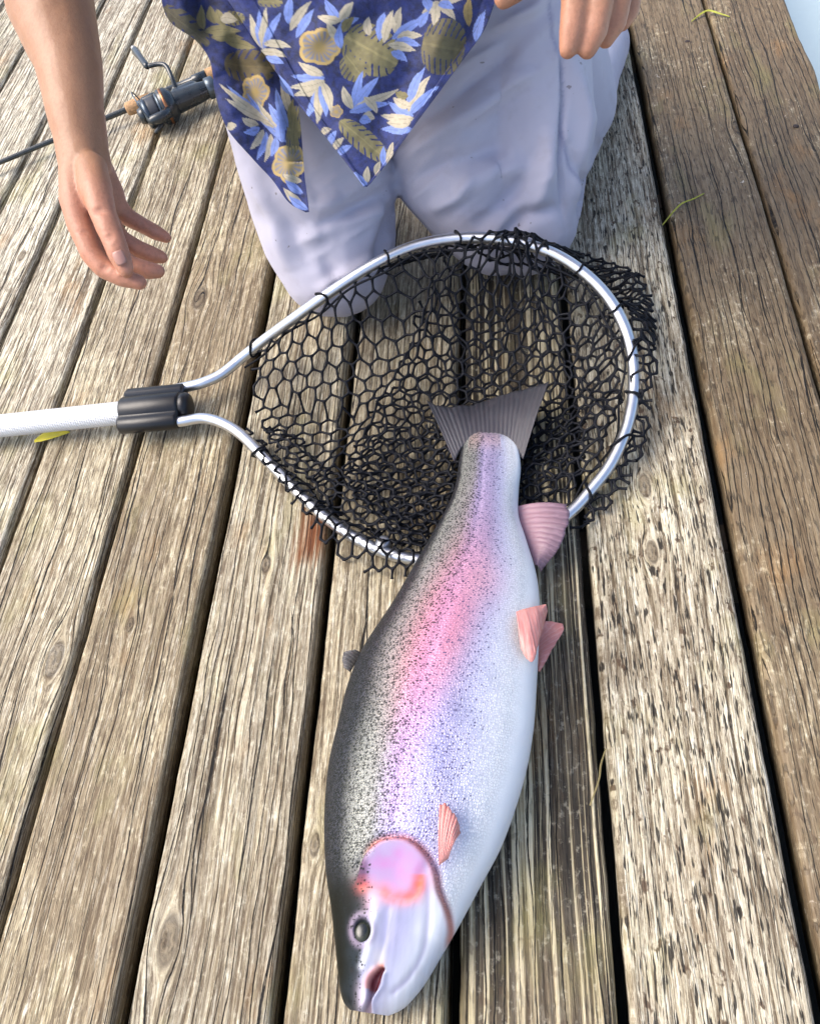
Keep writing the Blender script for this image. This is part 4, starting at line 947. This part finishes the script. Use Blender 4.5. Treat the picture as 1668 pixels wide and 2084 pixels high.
chain(bm, [(hipR + np.array([.02, .0, .02]), .105), (kneeR * .55 + ankR * .45 + np.array([.012, -.02, .05]), .07)])      # slack cloth behind the thigh
chain(bm, [(hipL, .11), (mid + np.array([0, .03, .03]), .12), (hipR, .11)]); chain(bm, [(mid + np.array([0, .02, .03]), .125), (mid + np.array([0, .0, .12]), .12)])
tro = remesh(bm, .0045, 8)
co, no = mesh_arrays(tro)
dsp = np.zeros(len(co))
def ridge3(p0, p1, w, h):
    global dsp
    d, t = seg_dist(co, np.asarray(p0), np.asarray(p1)); dsp += h * np.exp(-(d / w) ** 2) * np.sin(np.pi * np.clip(t, .03, .97)) ** 0.6
tx, ty = proj_px(co); dep = (co - CAMP) @ fwd
front = (no @ (-fwd)) > 0.05
def fold(pts, w, h):                # a fold running through photo positions on the cloth facing the camera
    global dsp
    p = np.stack([tx, ty], 1); best = np.full(len(tx), 1e9); tt = np.zeros(len(tx)); n = len(pts) - 1
    for i in range(n):
        d, t = seg_dist(p, pts[i], pts[i + 1]); m = d < best; best[m] = d[m]; tt[m] = (i + t[m]) / n
    dsp += np.where(front, h * np.exp(-(best / w) ** 2) * np.clip(np.sin(np.pi * np.clip(tt, .02, .98)), 0, 1) ** .7, 0)
for a in [([(800, 330), (900, 265), (1010, 190), (1090, 130)], 22, .007), ([(820, 370), (920, 330), (1040, 290)], 20, -.006), ([(860, 250), (960, 170), (1060, 90)], 16, -.006), ([(930, 400), (1000, 350), (1100, 340)], 26, .007),
          ([(1000, 60), (1080, 20), (1120, -20)], 14, .005), ([(960, 470), (1040, 400), (1090, 300)], 20, -.006), ([(1085, 440), (1110, 360), (1120, 250)], 18, .006), ([(1160, 300), (1195, 380), (1180, 460)], 12, -.007),
          ([(1140, 60), (1150, 200), (1135, 330), (1150, 460)], 6, -.005), ([(1170, 120), (1190, 240), (1170, 420)], 14, .006), ([(640, 470), (720, 430), (795, 385)], 18, -.008), ([(600, 500), (690, 450), (790, 420)], 16, .006),
          ([(760, 540), (790, 470), (800, 400)], 14, -.009), ([(520, 420), (600, 470), (640, 560)], 26, -.004), ([(500, 330), (560, 450), (590, 560)], 18, .006), ([(640, 600), (700, 560), (770, 520)], 14, .005), ([(560, 380), (650, 420), (700, 400)], 24, .006),
          ([(650, 520), (690, 570), (680, 620)], 16, -.005), ([(870, 430), (930, 400), (960, 350)], 14, .005), ([(1010, 500), (1060, 440), (1150, 420)], 16, -.006)]:
    fold(a[0], a[1] * .95, a[2] * 2.1)
nz_ = np.array([mnoise.fractal(Vector((p[0] * 9, p[1] * 9, p[2] * 5)), 1.0, 2.0, 3) for p in co])
ru, rv_ = tx * .82 + ty * .57, -tx * .57 + ty * .82
for (cx_, cy_, rr_, a_, am) in ((850, 330, 130, -.62, .006), (1060, 60, 140, -.6, .005), (720, 420, 110, -.5, .006), (1080, 420, 120, -.75, .005), (1185, 300, 110, 1.35, .006), (960, 180, 150, -.55, .005)):
    ca_, sa_ = math.cos(a_), math.sin(a_); uu = (tx - cx_) * ca_ + (ty - cy_) * sa_; vv = -(tx - cx_) * sa_ + (ty - cy_) * ca_
    rdg = 1 - np.abs(2 * vnoise2(uu / 130 + cx_, vv / 30 + .25 * np.sin(uu / 60), int(cx_)) - 1)
    dsp += np.where(front, am * .65 * rdg ** 3 * np.exp(-(np.hypot(tx - cx_, ty - cy_) / rr_) ** 2), 0)
dsp += 0.0030 * nz_ + 0.0007 * np.array([mnoise.noise(Vector((p[0] * 38, p[1] * 38, p[2] * 24))) for p in co])
co = co + no * dsp[:, None]
co[:, 2] = np.where(co[:, 2] < 0.0035, 0.0035, co[:, 2])
def cloth_material():
    t = NT('pale_lavender_trouser_cloth'); pos = t.n('NewGeometry').outputs['Position']
    n1 = t.noise(pos, 9, 4); n2 = t.noise(pos, 1400, 2); n3 = t.noise(pos, 34, 4, 0.6)
    c = t.mix(n1, (0.46, 0.445, 0.535), (0.56, 0.545, 0.635))
    c = t.mix(t.math('MULTIPLY', t.ramp(n3, [(0.54, 0.0), (0.80, 1.0)]), 0.28), c, (0.30, 0.26, 0.27))
    dots = t.noise(pos, 75, 2)
    c = t.mix(t.math('MULTIPLY', t.ramp(dots, [(0.735, 0.0), (0.755, 1.0)]), 0.6), c, (0.12, 0.09, 0.08))
    seam = t.attr('seam')[2]; c = t.mix(t.math('MULTIPLY', seam, 0.6), c, (0.22, 0.22, 0.36))
    t.set(Base_Color=c, Roughness=0.78); t.b.inputs['Sheen Weight'].default_value = 0.12
    t.put(t.b.inputs['Normal'], t.bump(t.math('ADD', n2, t.math('MULTIPLY', n3, 0.3)), 0.3, 0.0009)); return t.m
sp_ = np.stack([tx, ty], 1); SEAM = [(1112, -40), (1120, 60), (1145, 140), (1142, 260), (1158, 340), (1190, 390)]
sdm = np.full(len(tx), 1e9)
for i in range(len(SEAM) - 1): sdm = np.minimum(sdm, seg_dist(sp_, SEAM[i], SEAM[i + 1])[0])
tro.materials.append(cloth_material()); set_co(tro, co - PL); tro.polygons.foreach_set('use_smooth', [True] * len(tro.polygons))
a_ = tro.attributes.new('seam', 'FLOAT', 'POINT'); a_.data.foreach_set('value', np.where(front, np.exp(-(sdm / 4.0) ** 2), 0))
trous = bpy.data.objects.new('trousers', tro); COL.objects.link(trous); trous.parent = person
SHOE = plain('brown_shoe_leather', (0.10, 0.065, 0.04), 0.5, var=0.25)
for a, s in ((ankL, -1), (ankR, 1)):
    bm = bmesh.new(); chain(bm, [(a + np.array([0, .0, .005]), .045), (a + np.array([0, .05, -.005]), .046), (a + np.array([.0, .15, -.018]), .034)])
    me = remesh(bm, .006, 4); co, no = mesh_arrays(me); co[:, 2] = np.maximum(co[:, 2], .003); set_co(me, co - PL); me.materials.append(SHOE); o = bpy.data.objects.new('shoe', me); COL.objects.link(o); o.parent = person

# ------------------------------------------------------------ printed shirt
shirt = empty('shirt', (0, 0, 0)); shirt.parent = person
ZK = 2.453
def Z(x, y): return (330 + x / ZK, y / ZK)
leaves = []      # (base, tip, half width, colour)
BE, PE, OL, GO = (0.56, 0.49, 0.34), (0.22, 0.31, 0.68), (0.24, 0.205, 0.08), (0.46, 0.32, 0.10)
def LF(lst, w=13):
    for bx, by, tx_, ty_, c in lst: leaves.append((Z(bx, by), Z(tx_, ty_), w, {'B': BE, 'P': PE, 'O': OL, 'G': GO}[c]))
LF([(495, 225, 445, 80, 'B'), (500, 225, 487, 60, 'P'), (505, 225, 522, 50, 'B'), (515, 225, 590, 70, 'P'), (520, 215, 635, 235, 'B'), (500, 255, 615, 280, 'B'), (520, 290, 600, 315, 'P')], 7)
LF([(630, 110, 645, -10, 'P'), (645, 140, 738, 15, 'B'), (678, 178, 757, 55, 'P'), (880, 95, 815, 0, 'P'), (882, 100, 782, 84, 'B'), (890, 100, 952, 15, 'B'), (885, 190, 825, 115, 'B'), (890, 135, 975, 92, 'P'), (905, 150, 952, 85, 'O'), (890, 230, 884, 130, 'P')], 8)
LF([(1085, 190, 1112, 65, 'P'), (1110, 200, 1152, 55, 'B'), (1165, 165, 1190, 40, 'B'), (1160, 185, 1312, 93, 'P'), (1180, 185, 1292, 178, 'B'), (1170, 205, 1282, 226, 'P'), (1140, 225, 1257, 252, 'B'), (1150, 262, 1217, 302, 'P'), (1030, 170, 1030, 90, 'B')], 8)
LF([(800, 390, 655, 375, 'P'), (800, 407, 648, 432, 'B'), (790, 430, 666, 470, 'B'), (775, 455, 722, 582, 'P'), (775, 450, 775, 605, 'B'), (790, 440, 817, 572, 'P'), (805, 420, 842, 552, 'B'), (795, 372, 688, 312, 'B')], 8)
LF([(955, 545, 1000, 365, 'P'), (972, 522, 1072, 392, 'P'), (958, 552, 1172, 452, 'B'), (950, 556, 1125, 516, 'P'), (945, 535, 903, 438, 'B'), (1010, 490, 1065, 560, 'B'), (1000, 580, 1055, 590, 'B'), (985, 600, 1035, 605, 'P')], 8)
LF([(1242, 577, 1132, 508, 'P'), (1242, 592, 1098, 574, 'B'), (1237, 642, 1102, 642, 'P'), (1240, 545, 1332, 388, 'B'), (1235, 503, 1307, 345, 'P'), (1225, 482, 1168, 460, 'O'), (1240, 532, 1158, 488, 'B'), (1250, 560, 1370, 440, 'P'), (1230, 612, 1130, 612, 'B')], 8)
LF([(1020, 922, 985, 875, 'P'), (1026, 905, 1025, 835, 'B'), (1072, 872, 1087, 808, 'B'), (1112, 822, 1105, 736, 'P'), (1132, 817, 1152, 716, 'B'), (880, 770, 945, 724, 'P'), (835, 722, 872, 656, 'P'), (860, 742, 907, 688, 'B'), (800, 665, 845, 645, 'B'), (985, 905, 960, 860, 'P')], 6)
LF([(1375, 10, 1298, 62, 'B'), (1380, 20, 1452, 95, 'B'), (1362, 20, 1355, 125, 'B'), (1310, -5, 1330, 55, 'P'), (1395, 12, 1495, -5, 'B'), (1528, 118, 1530, -8, 'G'), (1570, 200, 1610, 60, 'P'), (1290, 130, 1330, 60, 'P'), (1385, 25, 1450, 40, 'P')], 8)
# left panel
LF([(205, 140, 195, 30, 'O'), (265, 110, 245, 30, 'O'), (310, 120, 280, 50, 'O'), (225, 160, 380, 150, 'O'), (260, 190, 400, 185, 'O'), (300, 95, 370, 100, 'B'), (330, 210, 460, 240, 'O')], 9)
LF([(600, 690, 430, 480, 'P'), (590, 660, 480, 510, 'B'), (560, 640, 340, 440, 'P'), (540, 620, 300, 430, 'B'), (520, 600, 330, 500, 'B'), (610, 640, 540, 520, 'P'), (470, 620, 400, 590, 'B'), (480, 640, 410, 660, 'P'), (500, 655, 440, 740, 'B'), (520, 670, 475, 790, 'P'), (545, 680, 515, 800, 'B'), (570, 690, 545, 780, 'P')], 7)
LF([(600, 700, 590, 600, 'P'), (620, 620, 570, 450, 'P'), (640, 560, 600, 400, 'B'), (650, 640, 650, 500, 'O'), (660, 720, 668, 560, 'O'), (330, 640, 370, 625, 'B'), (690, 900, 610, 870, 'B'), (700, 960, 620, 900, 'P'), (690, 1010, 610, 940, 'B'), (720, 1040, 640, 980, 'P'), (650, 470, 590, 380, 'P')], 7)
blobs = []       # (centre, rx, ry, turn, lobes, colour, kind)
blobs += [(Z(1040, 250), 60, 50, 0.5, 9, OL, 'm'), (Z(960, 330), 30, 32, 0.9, 6, OL, 'm'), (Z(1405, 235), 44, 58, 0.2, 8, (0.15, 0.125, 0.05), 'm'), (Z(1005, 700), 62, 22, 0.72, 8, OL, 'm'), (Z(785, 235), 44, 40, 0, 5, GO, 'f'), (Z(870, 555), 14, 14, 0, 5, GO, 'f'),
          (Z(435, 330), 52, 34, 0.1, 6, (0.13, 0.095, 0.03), 'm'), (Z(465, 460), 30, 36, 0, 5, GO, 'f'), (Z(632, 815), 34, 40, 0.3, 5, (0.46, 0.33, 0.11), 'f'), (Z(655, 650), 15, 50, 0.1, 5, OL, 'm'), (Z(360, 90), 22, 14, 0, 5, OL, 'm'), (Z(540, 10), 26, 12, 0, 5, OL, 'm'), (Z(120, 130), 60, 22, 0.7, 5, (0.10, 0.085, 0.04), 'm')]  # first leaf here is darkened by shade put into its colour
def extra_print(x0, x1, y0, y1, n, seed):       # the same print carried over cloth outside the picture
    rg = np.random.default_rng(seed)
    for _ in range(n):
        cx, cy = rg.uniform(x0, x1), rg.uniform(y0, y1); a = rg.uniform(0, 6.28)
        for k in range(5):
            b = a + (k - 2) * 0.42; leaves.append(((cx + 6 * math.cos(b), cy + 6 * math.sin(b)), (cx + 52 * math.cos(b), cy + 52 * math.sin(b)), 7.5, BE if k % 2 else PE))
extra_print(300, 1250, -420, -60, 34, 5)
def shirt_colour(x, y):
    n = fbm(x / 7, y / 7, 51, 3); n2 = fbm(x / 40, y / 40, 57, 2)
    c = np.array([0.014, 0.024, 0.125])[None] * (1 + 1.0 * n + 0.5 * n2)[:, None]
    c = np.clip(c, 0.004, 1)
    xw = x + 2.2 * fbm(x / 22, y / 22, 61, 2); yw = y + 2.2 * fbm(x / 22 + 40, y / 22, 62, 2)
    for (cx, cy), rx, ry, tn, lb, col, kind in blobs:
        dx, dy = xw - cx, yw - cy; ct, s_ = math.cos(tn), math.sin(tn); u, v = (dx * ct + dy * s_) / rx, (-dx * s_ + dy * ct) / ry
        r = np.hypot(u, v); th = np.arctan2(v, u)
        if kind == 'm':
            w_ = np.sqrt(np.clip(1 - np.clip(u, -1, 1) ** 2, 0, 1)) ** .8; av = np.abs(v) / np.maximum(w_, .05)
            notch = (np.mod((u * .5 + .5 - .16 * av) * lb, 1) < .20 + .12 * vnoise2(x / 30, y / 30, 3)) & (av > .42)
            m = (np.abs(u) < 1) & (av < 1) & ~notch; sh = 1 + 0.45 * fbm(x / 9, y / 9, 71, 2) + 0.3 * (np.abs(v) < .05)
            c[m] = np.clip(np.array(col)[None] * sh[m][:, None], 0, 1)
        else:
            edge = 0.82 + 0.18 * np.abs(np.cos(th * lb / 2)); m = r < edge
            k = np.clip(0.5 + 0.5 * np.sin(th * 17 + 5 * r + 2 * fbm(x / 10, y / 10, 75)), 0, 1) * sstep(.15, .5, r)
            cc_ = np.array(col)[None] * (1 - k[:, None]) + np.array([0.22, 0.23, 0.30])[None] * k[:, None]
            rimm = (r > edge - .16)[:, None]; cc_ = np.where(rimm, np.array(col)[None] * 1.25, cc_)
            c[m] = cc_[m]
    for (b, t_, w, col) in leaves:
        b = np.array(b, float); d = np.array(t_) - b; b = b - d * .10; d = d * 1.18; L = np.hypot(*d); u = d / L
        s = ((xw - b[0]) * u[0] + (yw - b[1]) * u[1]) / L; q = np.abs(-(xw - b[0]) * u[1] + (yw - b[1]) * u[0] + 3 * np.sin(np.clip(s, 0, 1) * math.pi))
        ww = w * 1.18 * np.sin(np.pi * np.clip(s, 0, 1) ** 0.8) ** 0.9
        m = (s > 0) & (s < 1) & (q < ww)
        if not m.any(): continue
        vein = (q < 0.7)[:, None]; sh = (1 + 0.22 * fbm(x / 5, y / 5, 81, 2) + 0.22 * np.clip(s, 0, 1) - .1)[:, None]
        c[m] = np.clip(np.where(vein, np.array(col)[None] * 0.7, np.array(col)[None]) * sh, 0, 1)[m]
    return np.clip(c, 0, 1)
def shirt_material():
    t = NT('leaf_print_cotton'); pos = t.n('NewGeometry').outputs['Position']; c = t.attr('print')[0]
    n = t.noise(pos, 1500, 2); n2 = t.noise(pos, 60, 3)
    c = t.mix(t.math('MULTIPLY', t.ramp(n, [(0.4, 0.0), (0.7, 1.0)]), 0.18), c, (0.25, 0.26, 0.34))
    t.set(Base_Color=c, Roughness=0.72); t.b.inputs['Sheen Weight'].default_value = 0.1
    t.put(t.b.inputs['Normal'], t.bump(t.math('ADD', n, t.math('MULTIPLY', n2, 1.2)), 0.35, 0.0010)); return t.m
SHIRTM = shirt_material()
def panel(name, left, right_, dfun, nr, nc, hem=True):
    """cloth between two edges; dfun(x, y, s, t) is the distance from which the cloth hangs"""
    A = catmull(np.array(left, float), nr); B = catmull(np.array(right_, float), nr)
    s = np.linspace(0, 1, nc)[None, :]; X = A[:, :1] * (1 - s) + B[:, :1] * s; Y = A[:, 1:] * (1 - s) + B[:, 1:] * s
    tt = np.linspace(0, 1, nr)[:, None].repeat(nc, 1); ss = s.repeat(nr, 0)
    dep_ = dfun(X, Y, ss, tt)
    W = CAMP + np.stack([X - CX, Y - CY, np.full_like(X, F)], -1).reshape(-1, 3) @ RW.T * (dep_.reshape(-1, 1) / F)
    o = mesh_obj(name, W - PL, grid_faces(nr, nc), SHIRTM, shirt)
    point_color(o.data, 'print', shirt_colour(X.ravel(), Y.ravel()))
    m = o.modifiers.new('thickness', 'SOLIDIFY'); m.thickness = 0.0012; m.offset = -1
    return o, W.reshape(nr, nc, 3)
def gfold(X, Y, p0, p1, w, h):
    p = np.stack([X.ravel(), Y.ravel()], 1); d, t = seg_dist(p, p0, p1); return (h * np.exp(-(d / w) ** 2) * np.sin(np.pi * np.clip(t, .05, .95)) ** .6).reshape(X.shape)
def d_right(X, Y, s, t):
    d = 0.955 + 0.00016 * (Y - 100) + 0.010 * np.cos((s - .4) * 2.2) * 0
    d = d + 0.000055 * np.abs(X - 700) * (1 - t) + 0.02 * sstep(0.55, 1.0, s) * (1 - t)
    d = d - gfold(X, Y, (560, 30), (760, 330), 40, .012) + gfold(X, Y, (700, 60), (800, 20), 30, .012) - gfold(X, Y, (620, 80), (720, 10), 22, .008) - gfold(X, Y, (880, 180), (800, 300), 40, .014) + gfold(X, Y, (830, 120), (760, 300), 35, .012)
    d = d - gfold(X, Y, (930, 20), (860, 160), 30, .014) + gfold(X, Y, (985, 0), (900, 130), 22, .010)
    d = d - 0.0016 * np.exp(-(gfold(X, Y, (0, 0), (1, 1), 1, 0) + np.abs(s - 0.055) / .03) ** 2) + 0.006 * fbm(X / 60, Y / 60, 91, 2) + 0.003 * sstep(.035, .045, s) * (1 - sstep(.10, .104, s)) * -0.6 - 0.0016 * sstep(.955, .962, s)
    return d
RIGHTP_L = [(140, -430), (230, -330), (330, -200), (420, -65), (470, 8), (497, 49), (548, 125), (599, 200), (655, 268), (700, 325), (742, 379)]
RIGHTP_R = [(1120, -430), (1105, -330), (1080, -200), (1035, -70), (1008, 0), (984, 62), (935, 130), (880, 205), (838, 262), (795, 322), (747, 380)]
pr, PRW = panel('front_panel', RIGHTP_L, RIGHTP_R, d_right, 420, 330)
def d_left(X, Y, s, t):
    d = 0.985 + 0.00013 * (Y - 100) + 0.045 * sstep(.55, 1.0, s) * (Y < 330) * 0.4
    d = d - gfold(X, Y, (440, 150), (500, 300), 26, .014) + gfold(X, Y, (500, 140), (560, 330), 20, .012) - gfold(X, Y, (555, 200), (600, 380), 20, .010) + gfold(X, Y, (470, 60), (500, 180), 22, .016)
    d = d + gfold(X, Y, (400, -20), (430, 90), 26, .02) - gfold(X, Y, (350, -40), (400, 70), 20, .010) + gfold(X, Y, (590, 330), (620, 425), 10, .006) + 0.006 * fbm(X / 45, Y / 45, 95, 2)
    return d
LEFTP_L = [(255, -430), (268, -300), (290, -150), (325, -15), (345, 42), (398, 82), (428, 125), (439, 190), (462, 258), (510, 318), (556, 368), (588, 412), (622, 432)]
LEFTP_R = [(560, -430), (540, -300), (530, -150), (540, -15), (556, 50), (580, 100), (596, 150), (606, 205), (612, 260), (616, 310), (620, 360), (626, 405), (629, 431)]
pl, PLW = panel('front_panel', LEFTP_L, LEFTP_R, d_left, 400, 160)
# piped seams: hem and placket stitching stand slightly proud of the cloth
STITCH = plain('navy_hem_thread', (0.03, 0.04, 0.16), 0.7)
ctr = np.array(CAMP)
for grid, col_i in ((PRW, 18), (PRW, 318)):
    pts = grid[::5, col_i] - fwd * 0.0006
    v, f = tube(pts - PL, 0.0008, 5); mesh_obj('stitching', v, f, STITCH, shirt)
# shirt body round the trunk, with sleeves, above the picture
rings = []; nr_, nc_ = 150, 300
zc0, zc1 = .47, .93
for i in range(nr_):
    t = i / (nr_ - 1); z = zc0 + (zc1 - zc0) * t; base_c = mid * (1 - t) + np.array([chest[0], chest[1] - .002, 0]) * t
    rx = .222 - .01 * t + .015 * math.sin(t * 3) - .13 * max(0, t - .82) / .18 * .8; ry = .172 + .02 * math.sin(t * 3) - .07 * max(0, t - .82) / .18
    for j in range(nc_):
        a = 2 * math.pi * j / nc_; fo = 1 + .03 * math.sin(a * 7 + 3 * t) * (1 - t) + .015 * math.sin(a * 13 + t * 9)
        rings.append((base_c[0] + rx * fo * math.cos(a), base_c[1] + ry * fo * math.sin(a), z))
R3 = np.array(rings); o = mesh_obj('shirt_back', R3 - PL, [f[::-1] for f in grid_faces(nr_, nc_, True)], SHIRTM, shirt)
point_color(o.data, 'print', shirt_colour(300 + np.tile(np.arange(nc_) / nc_ * 950, nr_), -420 + np.repeat(np.arange(nr_) / nr_ * 360, nc_)))
for sh, el in ((shR, elb), (shL, elL)):
    d = (el - sh); e = sh + d * .62; k = 22
    pts = np.array([sh - d * .12 + (e - sh + d * .12) * i / (k - 1) for i in range(k)])
    v, f = tube(pts, np.linspace(.072, .078, k) + .004 * np.sin(np.arange(k) * 1.3), 40, cap=False)
    o = mesh_obj('sleeve', np.array(v) - PL, f, SHIRTM, shirt); point_color(o.data, 'print', shirt_colour(300 + np.tile(np.arange(40) * 8., k), -420 + np.repeat(np.arange(k) * 9., 40)))
# button on the placket
bp = PRW[int(420 * .47), 12]
bpos = PD(513, 9, .945)
bdir = -fwd
v, f = tube(np.array([bpos + fwd * .004, bpos - fwd * .0002, bpos - fwd * .0016, bpos - fwd * .0012]), [.0062, .0066, .0058, .0035], 24); mesh_obj('button', np.array(v) - PL, f, plain('olive_button', (0.10, 0.085, 0.03), 0.25, var=.4, scale=200), shirt)

# ------------------------------------------------------------ small things lying on the boards
def blade(name, pts_px, widths, mat, label, cat, z=0.003, arch=0.004):
    c = catmull(np.array([P(x, y, z) for x, y in pts_px]), 26); t = np.gradient(c, axis=0); t /= np.linalg.norm(t, axis=1)[:, None]
    s = np.cross(t, [0, 0, 1.0]); w = np.interp(np.linspace(0, 1, 26), np.linspace(0, 1, len(widths)), widths)
    u = np.linspace(0, 1, 26); c[:, 2] += arch * np.sin(np.pi * u)
    rows = []
    for k, h in ((-1, .0012), (-.5, .0004), (0, -.0004), (.5, .0004), (1, .0012)): rows.append(c + s * (w * k)[:, None] + np.array([0, 0, h]))
    loc = P(*pts_px[len(pts_px) // 2]); loc[2] = 0
    o = mesh_obj(name, np.stack(rows, 1).reshape(-1, 3) - loc, grid_faces(26, 5), mat); o.location = tuple(loc)
    m = o.modifiers.new('t', 'SOLIDIFY'); m.thickness = 0.0005
    return tag(o, label, cat)
blade('fallen_leaf', [(70, 899), (90, 893), (115, 887), (142, 880)], [.002, .0075, .0085, .006, .001], plain('yellow_leaf', (0.86, 0.72, 0.05), 0.5, var=.15), 'slim yellow leaf on the boards under the net handle', 'leaf')
GRASS = plain('yellow_green_grass', (0.36, 0.38, 0.05), 0.5, var=.2)
blade('grass_blade', [(1407, 43), (1425, 32), (1440, 26), (1460, 30), (1484, 34)], [.0004, .0020, .0026, .0022, .0005], GRASS, 'bent yellow-green grass blade near the corner of the dock edge', 'grass blade')
blade('grass_blade', [(1348, 458), (1372, 432), (1388, 418), (1410, 408), (1432, 394)], [.0003, .0007, .0010, .0008, .0003], GRASS, 'thin green grass stem caught in the gap beside the brown boards', 'grass blade')
blade('dry_straw', [(1200, 1640), (1218, 1590), (1222, 1560), (1232, 1525)], [.0002, .0003, .0003, .0002], plain('dry_straw_stem', (0.34, 0.28, 0.12), 0.6), 'fine dry straw lying across the gap right of the trout', 'straw')
